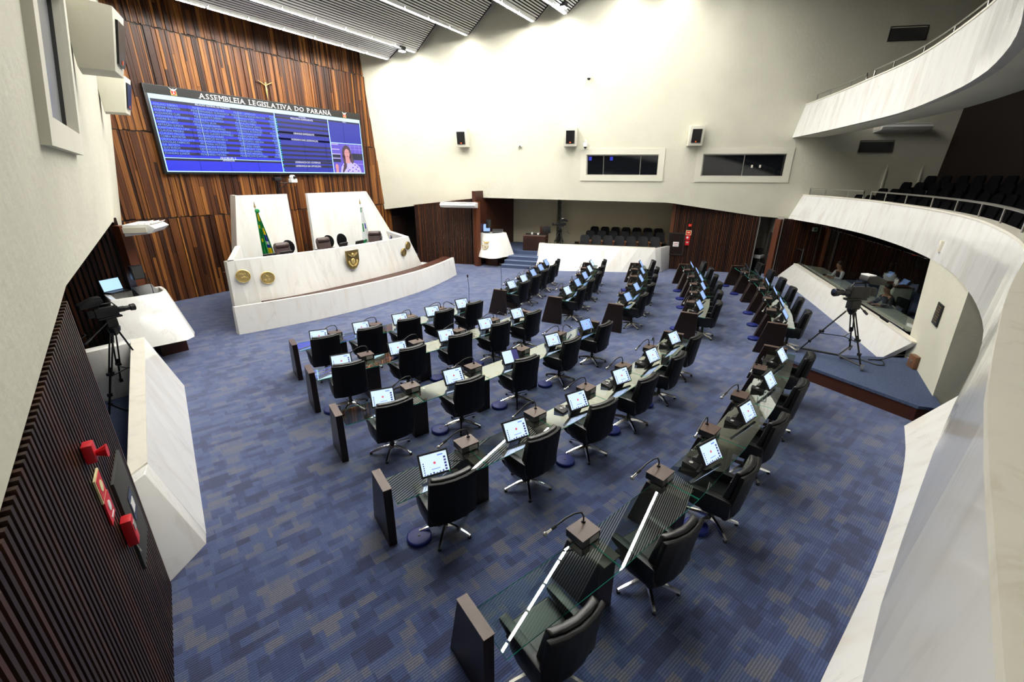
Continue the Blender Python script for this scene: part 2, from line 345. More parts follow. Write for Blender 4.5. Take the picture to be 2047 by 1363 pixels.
RW = [(0.65, 3.72, 4.22, 5.11), (5.43, 8.34, 4.23, 5.09)]
wl = cream_wall('wall_left', XL, -1, LB, 11.9, [LW]); tag(wl, 'cream plastered side wall with deep window beside the camera')
wr = cream_wall('wall_right', XR, 1, RB, 11.9, RW); tag(wr, 'bright cream side wall with two dark windows and three speakers')
NR = Vector((-0.929, -0.359, 0)).normalized(); NLv = Vector((0.93, -0.335, 0)).normalized()
RZR = math.atan2(NR.y, NR.x) - PI / 2; RZL = math.atan2(NLv.y, NLv.x) - PI / 2
# --- windows: raised frame, reveal, mullions, panes
def window(name, X, s, hole, fw, proud, depth, mulls, glass, label, sash='steel'):
    y0, y1, z0, z1 = hole; t = thing(name, label, None, (X((y0 + y1) / 2, z0), (y0 + y1) / 2, z0), 0, None, 'structure'); o = -Vector(t.location)
    def P(y, z, d): return (X(y, z) - s * d, y, z)
    g = G(); Y = (y0 - fw, y0, y1, y1 + fw); Z = (z0 - fw, z0, z1, z1 + fw)
    def slab(ya, yb, za, zb, d0, d1, gg):
        gg.loft([[P(ya, za, d0), P(yb, za, d0), P(yb, zb, d0), P(ya, zb, d0)], [P(ya, za, d1), P(yb, za, d1), P(yb, zb, d1), P(ya, zb, d1)]])
    slab(Y[0], Y[3], Z[0], Z[1], -0.01, proud, g); slab(Y[0], Y[3], Z[2], Z[3], -0.01, proud, g)
    slab(Y[0], Y[1], Z[1], Z[2], -0.01, proud, g); slab(Y[2], Y[3], Z[1], Z[2], -0.01, proud, g)
    obj('frame', g.sh(o), 'cream_frame', t)
    g = G(); w = 0.012
    slab(y0 + 0.003, y1 - 0.003, z0 + 0.003, z0 + w, -depth, proud * 0.5, g); slab(y0 + 0.003, y1 - 0.003, z1 - w, z1 - 0.003, -depth, proud * 0.5, g)
    slab(y0 + 0.003, y0 + w, z0 + w, z1 - w, -depth, proud * 0.5, g); slab(y1 - w, y1 - 0.003, z0 + w, z1 - w, -depth, proud * 0.5, g)
    obj('reveal', g.sh(o), 'cream_frame', t)
    ys = [y0] + mulls + [y1]
    for a, b in zip(ys, ys[1:]):
        g = G(); slab(a, b, z0, z1, -depth + 0.02, -depth + 0.035, g); obj('pane', g.sh(o), glass, t)
    g = G(); e = 0.03
    for yy in mulls: slab(yy - 0.014, yy + 0.014, z0, z1, -depth + 0.03, -depth + 0.07, g)
    if mulls: obj('mullion', g.sh(o), sash, t)
    g = G(); slab(y0, y1, z0, z0 + e, -depth + 0.03, -depth + 0.07, g); slab(y0, y1, z1 - e * 1.6, z1, -depth + 0.03, -depth + 0.07, g)
    slab(y0, y0 + e, z0, z1, -depth + 0.03, -depth + 0.07, g); slab(y1 - e, y1, z0, z1, -depth + 0.03, -depth + 0.07, g)
    obj('sash', g.sh(o), sash, t); return t
window('window_1', XL, -1, LW, 0.22, 0.07, 0.1, [6.1], 'window_grey', 'deep cream framed window in the near left wall', 'grille')
wb = window('window_2', XR, 1, RW[1], 0.24, 0.05, 0.14, [6.16, 7.66], 'window_dark', 'dark three pane window nearest the wooden front wall')
wc = window('window_3', XR, 1, RW[0], 0.24, 0.05, 0.14, [2.18], 'window_dark', 'dark two pane window nearest the marble balconies')
for y in (7.35, 8.22): obj('lit_monitor', G().obox((XR(y, 4.95) + 0.095 - wb.location.x, y - wb.location.y, 4.93 - wb.location.z), (0.012, 0.13, 0.16), RZR + PI / 2), 'scr_blue', wb)
for y in (1.55, 1.85): obj('pane_latch', G().obox((XR(y, 4.7) + 0.09 - wc.location.x, y - wc.location.y, 4.62 - wc.location.z), (0.02, 0.07, 0.11), RZR + PI / 2), 'offwhite', wc)
# --- floor
g = G(); g.box(-6, 32, -14, 20, -0.2, 0); struct('floor', g, 'carpet', 'blue grey patchwork carpet of the plenary hall')
# --- roof above the louvres
g = G(); g.box(-6, 32, -14, 20, 11.9, 12.1); struct('ceiling', g, 'roof', 'dark void above the louvred ceiling')
# --- front wall of vertical planks in four tiers
wf = thing('wall_front', 'tall front wall of vertical rosewood planks in four tiers', None, (11.1, 17.85, 0), 0, None, 'structure')
obj('backing', G().box(-9, 9, 0, 0.2, 0, 11.9), 'backing', wf)
def set_rnd(o, vals):
    at = o.data.attributes.new('rnd', 'FLOAT', 'FACE')
    for i, v in enumerate(vals): at.data[i].value = v
rest = G(); rest_r = []; NPL = 0
for z0, z1 in ((5.45, 8.38), (2.82, 5.41), (8.42, 11.2), (0.0, 2.78)):
    x = -5.6
    while x < 5.7:
        w = random.choice((0.05, 0.065, 0.08, 0.10, 0.13)); dpt = random.choice((0.02, 0.035, 0.055)); rv = random.random()
        za, zb = z0 + random.uniform(-0.02, 0.02), z1 + random.uniform(-0.02, 0.02)
        if random.random() < 0.35:      # a plank made of two lengths
            zc = random.uniform(z0 + 0.5, z1 - 0.5); segs = [(za, zc - 0.004, rv), (zc + 0.004, zb, random.random())]
        else: segs = [(za, zb, rv)]
        for a_, b_, rr_ in segs:
            if NPL < 300: set_rnd(obj('plank', G().box(x, x + w - 0.008, -dpt, 0.0, a_, b_), 'plank', wf, fixn=False), [rr_] * 6); NPL += 1
            else: rest.box(x, x + w - 0.008, -dpt, 0.0, a_, b_); rest_r += [rr_] * 6
        x += w
o = tag(obj('planking', rest, 'plank', wf, fixn=False), kind='stuff'); set_rnd(o, rest_r)
# --- back and side closing walls (behind the camera and outside the recesses)
struct('wall_back', G().box(-6, 32, -9.2, -9.0, 0, 11.9), 'backing', 'dark wall far behind the gallery seats')
g = G(); g.box(29, 29.2, -9, 18, 0, 4); struct('wall_right_outer', g, 'backing')
g = G(); g.box(-5.2, -5, -9, 18, 0, 4); struct('wall_left_outer', g, 'backing')
# --- slatted lower walls
def slat_wall(name, a, b, h, mt, label, pitch=0.075, w=0.04, d=0.05, back='backing', flip=1, z0=0.0, hf=None):
    a, b = Vector((*a, 0)), Vector((*b, 0)); t = (b - a); Ln = t.length; rz = math.atan2(t.y, t.x)
    o = thing(name, label, None, a, rz, None, 'structure')
    if hf:      # slats cut off along a sloping upper edge
        N = int(Ln / pitch); u = t.normalized(); g = G()
        for k in range(N):
            x = pitch * (k + 0.5); hh_ = hf((a + u * x).y); obj('slat', G().box(x - w / 2, x + w / 2, -d * flip, 0, z0, hh_), mt, o, fixn=False)
        pts = [(Ln * k / 24, hf((a + u * Ln * k / 24).y) - 0.01) for k in range(25)]
        g.loft([[(x, 0, z0), (x, 0, z), (x, 0.12 * flip, z), (x, 0.12 * flip, z0)] for x, z in pts]); obj('backing', g, back, o); return o
    obj('backing', G().box(0, Ln, 0, 0.12 * flip, z0, h), back, o)
    first = obj('slat', G().box(-w / 2, w / 2, -d * flip, 0, z0, h), mt, o); first.location = (pitch / 2, 0, 0)
    for k in range(1, int(Ln / pitch)): inst('slat', first, o, (pitch * (k + 0.5), 0, 0))
    return o
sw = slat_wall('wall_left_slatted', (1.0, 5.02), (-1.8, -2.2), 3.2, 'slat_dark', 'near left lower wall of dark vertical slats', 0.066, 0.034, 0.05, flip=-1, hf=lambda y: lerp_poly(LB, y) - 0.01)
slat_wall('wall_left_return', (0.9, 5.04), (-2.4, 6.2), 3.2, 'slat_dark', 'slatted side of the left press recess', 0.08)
slat_wall('wall_left_recess', (4.2, 13.72), (-0.6, 14.9), 3.2, 'slat', 'slatted wall behind the left marble pulpit', 0.1, 0.055, 0.05, flip=-1)
slat_wall('wall_left_front', (4.02, 13.8), (5.5, 17.8), 3.15, 'slat', 'slatted strip between the left post and the front wall', flip=1, hf=lambda y: lerp_poly(LB, y) - 0.06)
slat_wall('wall_right_front', (17.62, 13.2), (16.62, 15.95), 3.17, 'slat', 'reddish slatted wall under the white air conditioner', 0.062, 0.03, 0.045, flip=-1, hf=lambda y: 3.13 - 0.12 * (y - 13.2))
g = G(); g.loft([[(17.55, 13.2, 3.12), (16.55, 15.95, 2.79), (17.2, 16.0, 2.79), (18.4, 13.2, 3.12)], [(17.55, 13.2, 3.15), (16.55, 15.95, 2.82), (17.2, 16.0, 2.82), (18.4, 13.2, 3.15)]]); struct('trim_4', g, 'brown', 'added wooden soffit capping the hidden gap above the reddish slatted wall')  # soffit added out of view to stop light leaking between slats and cream wall
slat_wall('wall_right_slatted', (22.9, 1.2), (21.98, 4.6), 3.1, 'slat', 'dark red slatted wall with fire alarm signs', 0.07, 0.032, 0.05, flip=-1, hf=lambda y: lerp_poly(RB, y) - 0.01)
g = G(); g.box(-0.14, 0.14, -0.14, 0.14, 0, 3.2)
for nm, p, rz, lb in (('trim_1', (4.16, 13.5), 0.35, 'red wooden post beside the left pulpit'), ('trim_2', (17.45, 12.75), -0.35, 'red wooden post beside the right pulpit'), ('trim_3', (22.6, 0.42), -0.35, 'thin red post between the coffee nook and the booth')):
    o = struct(nm, G().box(-0.11, 0.11, -0.11, 0.11, 0, 3.04 if nm != 'trim_3' else 2.5), 'redwood', lb); o.location = (*p, 0); o.rotation_euler.z = rz
# doorway beside the front wall (dark recess, door)
struct('wall_right_passage', G().box(18.6, 18.8, 15.6, 18, 0, 3.4), 'backing')
d = thing('door_1', 'dark door in the recess right of the rostrum', None, (16.9, 17.72, 0), 0, None, 'structure')
obj('door_leaf', G().box(-0.05, 0.85, -0.05, 0.05, 0, 2.15), 'desk', d, bevel=0.01); obj('door_handle', G().box(0.62, 0.72, -0.1, -0.05, 1.0, 1.2), 'black_metal', d)
# right recess: side wall, beige back wall, soffit, floor with steps
g = G(); g.loft([[(17.5, 12.86, 0), (21.6, 13.2, 0), (21.6, 13.4, 0), (17.5, 13.06, 0)], [(17.5, 12.86, 3.5), (21.6, 13.2, 3.5), (21.6, 13.4, 3.5), (17.5, 13.06, 3.5)]])
struct('wall_recess_side', g, 'brown', 'dark brown panelled wall beside the right pulpit')
g = G(); g.loft([[(21.5, 13.2, 0), (25.2, 3.6, 0), (25.4, 3.7, 0), (21.7, 13.3, 0)], [(21.5, 13.2, 3.5), (25.2, 3.6, 3.5), (25.4, 3.7, 3.5), (21.7, 13.3, 3.5)]])
struct('wall_recess_back', g, 'beige', 'beige back wall behind the press seats')
g = G(); g.loft([[(21.95, 4.62, 0), (25.4, 3.5, 0), (25.4, 3.7, 0), (21.95, 4.78, 0)], [(21.95, 4.62, 3.5), (25.4, 3.5, 3.5), (25.4, 3.7, 3.5), (21.95, 4.78, 3.5)]])
struct('wall_recess_end', g, 'slat', 'end wall of the press recess')
g = G(); g.loft([[(XR(13.2, 3.3) + 0.2, 13.2, 3.22), (XR(4.6, 3.3) + 0.2, 4.6, 3.22), (25.5, 3.4, 3.22), (21.7, 13.4, 3.22)], [(XR(13.2, 3.3) + 0.2, 13.2, 3.5), (XR(4.6, 3.3) + 0.2, 4.6, 3.5), (25.5, 3.4, 3.5), (21.7, 13.4, 3.5)]])
struct('ceiling_recess', g, 'beige', 'low ceiling of the press recess')
g = G(); g.loft([[(18.95, 11.3, 0), (19.25, 10.0, 0), (21.05, 5.05, 0), (25.3, 3.6, 0), (21.6, 13.2, 0), (18.9, 12.9, 0)], [(18.95, 11.3, 0.68), (19.25, 10.0, 0.68), (21.05, 5.05, 0.68), (25.3, 3.6, 0.68), (21.6, 13.2, 0.68), (18.9, 12.9, 0.68)]])
struct('floor_recess', g, 'carpet_blue', 'raised blue carpet floor of the press recess')
st = thing('steps', 'blue carpeted steps with pale nosings beside the right pulpit', 'stairs', (18.2, 11.0, 0), 0)
for k, (dx, z) in enumerate(((0.0, 0.17), (0.27, 0.34), (0.54, 0.51))):
    x0 = 17.72 + dx; g = G(); q = [(x0, 11.55), (x0 + 0.42, 9.95), (19.4, 10.0), (19.4, 11.7)]
    g.loft([[(x - 18.2, y - 11.0, 0) for x, y in q], [(x - 18.2, y - 11.0, z) for x, y in q]]); s_ = obj('step', g, 'carpet_blue', st)
    g = G(); g.loft([[(x0 - 18.205, 0.55, z - 0.025), (x0 - 18.2 + 0.415, -1.05, z - 0.025), (x0 - 18.2 + 0.45, -1.05, z - 0.025), (x0 - 18.17, 0.55, z - 0.025)], [(x0 - 18.205, 0.55, z + 0.005), (x0 - 18.2 + 0.415, -1.05, z + 0.005), (x0 - 18.2 + 0.45, -1.05, z + 0.005), (x0 - 18.17, 0.55, z + 0.005)]])
    obj('nosing', g, 'step_edge', s_)
# left recess floor and closing walls
g = G(); g.prism([(0.9, 5.1), (3.2, 11.6), (3.9, 13.2), (-3, 14.4), (-3, 6.2)], 0, 0.12); struct('floor_left_recess', g, 'carpet_blue', 'blue carpet behind the left marble balustrade')
g = G(); g.prism([(XL(5, 3.2) - 0.25, 4.9), (XL(13.4, 3.2) - 0.25, 13.4), (-3, 14.5), (-3, 6)], 3.3, 3.5); struct('ceiling_left_recess', g, 'beige')
# coffee nook in the right wall: grey jambs, dark door
g = G(); g.loft([[(22.95, 1.15, 0), (24.6, 1.6, 0), (24.6, 1.75, 0), (22.95, 1.3, 0)], [(22.95, 1.15, 2.6), (24.6, 1.6, 2.6), (24.6, 1.75, 2.6), (22.95, 1.3, 2.6)]]); struct('wall_nook_left', g, 'greywall')
g = G(); g.loft([[(24.4, 1.7, 0), (24.9, 0.2, 0), (25.0, 0.25, 0), (24.5, 1.75, 0)], [(24.4, 1.7, 2.6), (24.9, 0.2, 2.6), (25.0, 0.25, 2.6), (24.5, 1.75, 2.6)]]); struct('wall_nook_back', g, 'greywall', 'grey back wall of the coffee nook')
g = G(); g.loft([[(22.7, 0.4, 0), (24.9, 0.9, 0), (24.9, 0.7, 0), (22.7, 0.25, 0)], [(22.7, 0.4, 2.6), (24.9, 0.9, 2.6), (24.9, 0.7, 2.6), (22.7, 0.25, 2.6)]]); struct('wall_nook_right', g, 'greywall', 'grey side wall of the coffee nook')
dn = thing('door_2', 'dark narrow door in the coffee nook', None, (23.3, 0.57, 0), 0.22, None, 'structure')
obj('door_leaf', G().box(-0.5, 0.35, 0, 0.05, 0, 1.85), 'backing', dn, bevel=0.008); obj('door_handle', G().box(-0.42, -0.36, 0.05, 0.1, 0.9, 1.0), 'steel', dn)
# ------------------------------------------------------------------ balconies
def spline(P, step):
    V = [Vector((*p, 0)) for p in P]; V = [V[0] * 2 - V[1]] + V + [V[-1] * 2 - V[-2]]; out = []
    for i in range(1, len(V) - 2):
        p0, p1, p2, p3 = V[i - 1:i + 3]; n = max(2, int((p2 - p1).length / 0.1))
        for k in range(n):
            t = k / n; out.append(0.5 * ((2 * p1) + (p2 - p0) * t + (2 * p0 - 5 * p1 + 4 * p2 - p3) * t * t + (3 * p1 - p0 - 3 * p2 + p3) * t ** 3))
    out.append(V[-2]); res = [out[0]]; acc = 0
    for a, b in zip(out, out[1:]):
        acc += (b - a).length
        if acc >= step: res.append(b); acc = 0
    if (res[-1] - out[-1]).length > 0.05: res.append(out[-1])
    return res
def offs(P, d):   # offset a polyline sideways (d>0: to the left of travel)
    out = []
    for i, p in enumerate(P):
        t = (P[min(i + 1, len(P) - 1)] - P[max(i - 1, 0)]).normalized(); out.append(p + Vector((-t.y, t.x, 0)) * d)
    return out
def ring(P, Q, z0, z1, i, j):   # panel solid between curves P (front) and Q (back)
    return [[tuple(p.xy) + (z0,) for p in P[i:j + 1]] + [tuple(q.xy) + (z0,) for q in reversed(Q[i:j + 1])], [tuple(p.xy) + (z1,) for p in P[i:j + 1]] + [tuple(q.xy) + (z1,) for q in reversed(Q[i:j + 1])]]
def balcony(name, label, curve, z0, z1, lean, depth, mt, panel=2, wall_top=0.0, rails=None):
    P = spline(curve, 0.5); o = thing(name, label, None, (P[0].x, P[0].y, z0), 0, None, 'structure'); d = -Vector(o.location)
    T = [p + Vector((0, -lean(p.x), 0)) for p in P]
    B0 = offs(P, -0.14); T0 = offs(T, -0.14)
    if B0[len(B0) // 2].y > P[len(P) // 2].y: B0 = offs(P, 0.14); T0 = offs(T, 0.14)
    for i in range(0, len(P) - 1, panel):
        j = min(i + panel, len(P) - 1); g = G()
        def sec(k): return [(P[k].x, P[k].y, z0), (T[k].x, T[k].y, z1), (T0[k].x, T0[k].y, z1), (B0[k].x, B0[k].y, z0)]
        g.loft([sec(k) for k in range(i, j + 1)]); obj('marble_panel', g.sh(d), mt, o)
    g = G()
    def sec2(k):
        n = (P[k] - B0[k]).normalized() * 0.02
        return [(T[k].x + n.x, T[k].y + n.y, z1), (T[k].x + n.x, T[k].y + n.y, z1 + 0.035), (T0[k].x - n.x, T0[k].y - n.y, z1 + 0.035), (T0[k].x - n.x, T0[k].y - n.y, z1)]
    g.loft([sec2(k) for k in range(len(P))]); obj('coping', g.sh(d), 'marble_edge', o, smooth=True)
    sgn = -1 if offs(P, -0.14)[len(P) // 2].y < P[len(P) // 2].y else 1
    Q = offs(P, sgn * depth); g = G(); g.loft([[(P[k].x, P[k].y - 0.05, z0 + 0.01), (P[k].x, P[k].y - 0.05, z0 + 0.16), (Q[k].x, Q[k].y, z0 + 0.16), (Q[k].x, Q[k].y, z0 + 0.01)] for k in range(len(P))])
    obj('slab', g.sh(d), 'cream', o); return P, T, o
LOWC = [(23.5, 0.25), (22.2, -0.5), (20.9, -1.16), (18.5, -2.03), (15.95, -2.58), (13.7, -2.83), (11.56, -2.84), (9.41, -2.62), (7.73, -2.34), (6.72, -2.1), (5.71, -1.8), (4.76, -1.48), (3.69, -1.14), (2.74, -0.86), (2.08, -0.67), (1.56, -0.54), (0.4, -0.28), (-1.3, 0.1)]
UPC = [(23.2, 0.85), (22.74, 0.57), (20.4, -0.3), (18.21, -1.0), (15.38, -1.8), (12.33, -2.1), (10.5, -2.1), (9.2, -1.97), (8.06, -1.79), (7.0, -1.55), (5, -1.0), (2.0, -0.2), (-1.2, 0.5)]
LP, LT, bl = balcony('balcony_lower', 'curved grey marble parapet of the mezzanine gallery', LOWC, 2.49, 3.48, lambda x: 0.06 + 0.3 * max(0, (x - 17) / 6), 6.6, 'marble_grey')
UP, UT, bu = balcony('balcony_upper', 'curved marble parapet of the upper gallery', UPC, 5.71, 6.88, lambda x: 0.02 + 0.2 * max(0, (x - 15) / 8), 1.1, 'marble_grey')
def handrail(T, z, x0, x1, h, back, label):
    pts = [p for p in T if x0 <= p.x <= x1]; t = thing('handrail', label, 'handrail', (pts[0].x, pts[0].y - back, z), 0); d = -Vector(t.location)
    path = [(p.x, p.y - back, z + h) for p in pts]; path = [(path[0][0], path[0][1], z)] + path + [(path[-1][0], path[-1][1], z)]
    obj('rail', G().tube(path, 0.024, 6).sh(d), 'steel', t, smooth=True)
    for p in pts[2:-1:3]: obj('post', G().tube([(p.x, p.y - back, z), (p.x, p.y - back, z + h)], 0.016, 6).sh(d), 'steel', t)
handrail(LT, 3.515, 19.6, 23.2, 0.25, 0.1, 'short steel handrail on the mezzanine parapet next to the cream wall')
handrail(LT, 3.515, 7.5, 19.5, 0.25, 0.1, 'long steel handrail along the middle of the mezzanine parapet')
handrail(UT, 6.915, 18.2, 22.6, 0.22, 0.12, 'short steel handrail on the upper parapet next to the cream wall')
handrail(UT, 6.915, 7.0, 18.1, 0.22, 0.12, 'long steel handrail along the upper parapet')
# gallery back walls and stepped floor
g = G(); BK = [(25.1, -4.6), (20, -6.9), (12, -8.4), (4, -7.4), (-3, -5.6)]
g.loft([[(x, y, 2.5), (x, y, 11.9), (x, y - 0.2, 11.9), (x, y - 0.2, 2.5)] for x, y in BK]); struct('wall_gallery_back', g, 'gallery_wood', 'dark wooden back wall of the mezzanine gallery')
GAL = []
for k in range(4):
    P = [p for p in LP if 7.0 < p.x < 23.4]; a = offs(P, -(1.1 + 0.85 * k)); b = offs(P, -(1.95 + 0.85 * k))
    if a[5].y > P[5].y: a = offs(P, 1.1 + 0.85 * k); b = offs(P, 1.95 + 0.85 * k)
    z = 2.66 + 0.24 * k; g = G(); g.loft([[(p.x, p.y, 2.6), (p.x, p.y, z), (q.x, q.y, z), (q.x, q.y, 2.6)] for p, q in zip(a, b)]); struct('floor_gallery', g, 'backing', 'dark stepped floor of the mezzanine gallery, step %d from the parapet' % (k + 1)); GAL.append(([(p + q) / 2 for p, q in zip(a, b)], z))
# pier under the mezzanine
pr = tag(obj('wall_pier', G().loft([[(13.05, -2.93, 0.0), (10.46, -2.93, 0.0), (10.5, -3.9, 0.0), (13.1, -3.7, 0.0)], [(13.45, -2.86, 2.6), (10.62, -2.90, 2.6), (10.72, -4.2, 2.6), (13.4, -3.7, 2.6)]]), 'cream'), 'cream pier with bronze plaque under the mezzanine', kind='structure')
# platform
pf = thing('platform', 'low blue carpeted platform with brown riser under the right television camera', 'platform', (11.2, -1.9, 0))
PLP = [(11.2, -0.42), (11.48, -0.42), (12.66, -2.97), (9.95, -2.97), (9.86, -2.62)]
obj('riser', G().prism([(x - 11.2, y + 1.9) for x, y in PLP], 0, 0.27), 'brown', pf)
obj('carpet_top', G().prism([(x - 11.2 + (-0.03 if x < 11.3 else 0.01), y + 1.9) for x, y in PLP], 0.27, 0.33), 'carpet_blue', pf)
# rear balustrade on the floor below the camera and the booth front
def sloped_wall(name, label, base, top, z, mt, panels, ends=None, edge=True, cat='balustrade'):
    t = thing(name, label, cat, (*base[0], 0)); d = -Vector(t.location)
    B = spline(base, 0.35); n = len(B); Tq = spline(top, 0.01); L = len(Tq)
    T = [Tq[int(i * (L - 1) / (n - 1))] for i in range(n)]
    for s in range(panels):
        i, j = s * (n - 1) // panels, (s + 1) * (n - 1) // panels
        g = G(); g.loft([[(B[k].x, B[k].y, 0), (T[k].x, T[k].y, z), (T[k].x + 0.0, T[k].y - 0.12, z), (B[k].x, B[k].y - 0.12, 0)] for k in range(i, j + 1)]); obj('marble_panel', g.sh(d), mt, t)
    if edge:
        g = G(); g.loft([[(T[k].x, T[k].y + 0.012, z - 0.002), (T[k].x, T[k].y + 0.012, z + 0.03), (T[k].x, T[k].y - 0.14, z + 0.03), (T[k].x, T[k].y - 0.14, z - 0.002)] for k in range(n)]); obj('coping', g.sh(d), 'marble_edge', t)
    return t
sloped_wall('rear_balustrade', 'white marble balustrade curving below the camera along the rear of the hall', [(9.57, -2.46), (8.58, -2.33), (7.57, -2.13), (6.46, -1.86), (5.26, -1.53), (4.4, -1.26), (3.63, -1.01), (2.0, -0.5), (0.0, 0.1)], [(9.75, -3.05), (8.58, -2.85), (7.57, -2.65), (6.46, -2.36), (5.26, -2.02), (4.4, -1.75), (3.63, -1.5), (2.0, -0.98), (0.0, -0.4)], 0.72, 'marble', 8)
sloped_wall('booth_balustrade', 'long sloping white marble front of the technicians booth', [(22.92, 0.05), (19.01, -1.05), (15.01, -2.09), (13.27, -2.52)], [(22.1, -0.47), (18.3, -1.43), (14.8, -2.31), (12.5, -2.84)], 0.74, 'marble', 9)
# ------------------------------------------------------------------ louvred ceiling and fluorescent rows
ROWS = [(16.2, 8.93, 0.95, 0.5), (15.0, 9.14, 1.15, 0.86), (12.8, 9.65, 1.1, 0.84), (10.2, 9.99, 0.75, 0.6), (9.0, 10.18, 1.2, 0.86), (6.7, 10.85, 1.15, 0.6), (4.9, 10.9, 1.0, 0.55), (2.75, 10.9, 1.15, 0.55), (0.9, 10.9, 1.15, 0.55)]
FIX = None
for ri, (y, z, dy, dz) in enumerate(ROWS):
    xr = XR(y, z) - 0.42; xl = XL(y, z) + 0.5
    if y < 6: xr = min(xr, 20.2 if y > 4 else 19.6); xl = max(xl, 4.0)
    rn = ORD[ri]
    t = thing('louvre_panel', 'sloping ceiling panel of grey slats, %s from the front wall' % rn, 'ceiling panel', ((xl + xr) / 2, y, z), 0, 'louvred ceiling panels')
    Ln = math.hypot(dy, dz); n = int(Ln / 0.088); hw = (xr - xl) / 2; ang = math.atan2(dz, -dy)
    first = None
    for k in range(n + 1):
        u = k / n; p = (0, -dy * u, 0.06 + dz * u)
        if first is None: first = obj('slat', G().obox((0, 0, 0), (2 * hw, 0.045, 0.02), 0, ang), 'louvre', t); first.location = p
        else: inst('slat', first, t, p)
    obj('backing', G().loft([[(-hw, 0.0, 0.16), (hw, 0.0, 0.16), (hw, -dy, dz + 0.16), (-hw, -dy, dz + 0.16)], [(-hw, 0.0, 0.19), (hw, 0.0, 0.19), (hw, -dy, dz + 0.19), (-hw, -dy, dz + 0.19)]]), 'roof', t)
    obj('end_cap', G().prismx([(0.03, 0.0), (0.03, 0.2), (-dy, dz + 0.2), (-dy, dz)], hw, hw + 0.02), 'roof', t)
    x = xr - 0.62; i = 0
    if y < 2: continue
    while x > xl + 0.6:
        lb = 'fluorescent lamp, %s from the cream right wall in the %s lamp row' % (ORD[i], rn)
        if FIX is None:
            FIX = thing('fluorescent_lamp', lb, 'lamp', (x, y + 0.1, z), 0, 'fluorescent lamps of the ceiling')
            obj('housing', G().box(-0.59, 0.59, -0.065, 0.065, 0.022, 0.07).box(-0.59, 0.59, -0.065, -0.055, -0.035, 0.022).box(-0.59, 0.59, 0.055, 0.065, -0.035, 0.022), 'housing', FIX); obj('tube', G().box(-0.54, 0.54, -0.035, 0.035, -0.03, 0.02), 'tube', FIX)
            obj('bracket', G().box(0.58, 0.62, -0.03, 0.03, 0.0, 0.08), 'black_metal', FIX)
        else:
            c = dup(FIX); c.location = (x, y + 0.1, z); c['label'] = lb
        x -= 1.22; i += 1
for (p, lb) in (((15.6, 15.05, 9.0), 'bright floodlight near the front end of the second lamp row'), ((18.05, 8.9, 10.2), 'bright floodlight at the far end of the fifth lamp row')):
    t = thing('floodlight', lb, 'lamp', p); obj('housing', G().box(-0.14, 0.14, -0.1, 0.1, 0.0, 0.16), 'black_metal', t, bevel=0.015); obj('lens', G().box(-0.12, 0.12, -0.08, 0.08, -0.03, 0.0), 'flood', t)
    obj('yoke', G().tube([(-0.16, 0, 0.05), (-0.16, 0, 0.24), (0.16, 0, 0.24), (0.16, 0, 0.05)], 0.012, 6), 'black_metal', t)
# ------------------------------------------------------------------ loudspeakers, domes, vents, air conditioners
def speaker(loc, rz, label, yaw=0.0):
    t = thing('loudspeaker', label, 'loudspeaker', loc, rz, 'wall loudspeakers')
    k_ = math.tan(yaw)
    def sk(gg): gg.v = [(x, y + x * k_ * (y / 0.5), z) for x, y, z in gg.v]; return gg
    pr_ = [(0, 0.42), (0.56, 0.37), (0.40, -0.37), (0, -0.37)]
    obj('cabinet', sk(G().prismx(pr_, -0.28, 0.28)), 'cream_frame', t, bevel=0.012)
    def fp(x, v, o=0.0):
        y = 0.40 + (0.56 - 0.40) * (v + 0.37) / 0.74; n = Vector((0, 0.978, -0.21)); return (x, y + n.y * o, v + n.z * o)
    def slab(x0, x1, v0, v1, o0, o1):
        return G().loft([[fp(x0, v0, o0), fp(x1, v0, o0), fp(x1, v1, o0), fp(x0, v1, o0)], [fp(x0, v0, o1), fp(x1, v0, o1), fp(x1, v1, o1), fp(x0, v1, o1)]])
    gr = obj('grille', sk(slab(-0.185, 0.185, -0.26, 0.25, -0.02, 0.03)), 'board', t)
    obj('badge', sk(slab(-0.03, 0.03, -0.24, -0.19, 0.025, 0.036)), 'orange', gr); return t
for y, lb in ((13.6, 'cream loudspeaker nearest the wooden wall on the right side wall'), (9.0, 'middle cream loudspeaker on the right side wall'), (4.15, 'cream loudspeaker above the window nearest the balconies')):
    speaker((XR(y, 5.8) - 0.01, y, 5.78), RZR, lb)
speaker((XL(8.3, 5.8) + 0.01, 8.3, 5.82), RZL, 'large near cream loudspeaker on the left side wall', -0.16)
speaker((XL(13.4, 5.8) + 0.01, 13.4, 5.82), RZL, 'farther cream loudspeaker on the left side wall', -0.16)
def dome(loc, rz, label):
    t = thing('dome_camera', label, 'security camera', loc, rz); obj('arm', G().tube([(0, 0, 0.12), (0, 0.12, 0.16), (0, 0.2, 0.1)], 0.03, 8), 'white', t, smooth=True)
    obj('body', G().lathe([(0.02, 0.08), (0.08, 0.06), (0.095, 0.0), (0.09, -0.1)], 14, (0, 0.2, 0)), 'white', t, smooth=True); obj('lens_dome', G().ball((0, 0.2, -0.11), 0.07), 'black', t, smooth=True)
dome((XR(8.33, 8.1), 8.33, 8.1), RZR, 'white dome camera high on the bright cream wall'); dome((XR(8.4, 5.5), 8.4, 5.5), RZR, 'white dome camera beside the three pane window')
t = thing('wall_sensor', 'small beige sensor between two loudspeakers on the cream wall', 'sensor', (XR(11.15, 5.45), 11.15, 5.45), RZR); obj('body', G().box(-0.09, 0.09, 0, 0.1, -0.05, 0.05), 'offwhite', t, bevel=0.02); obj('eye', G().box(-0.04, 0.04, 0.1, 0.11, -0.03, 0.02), 'grille', t)
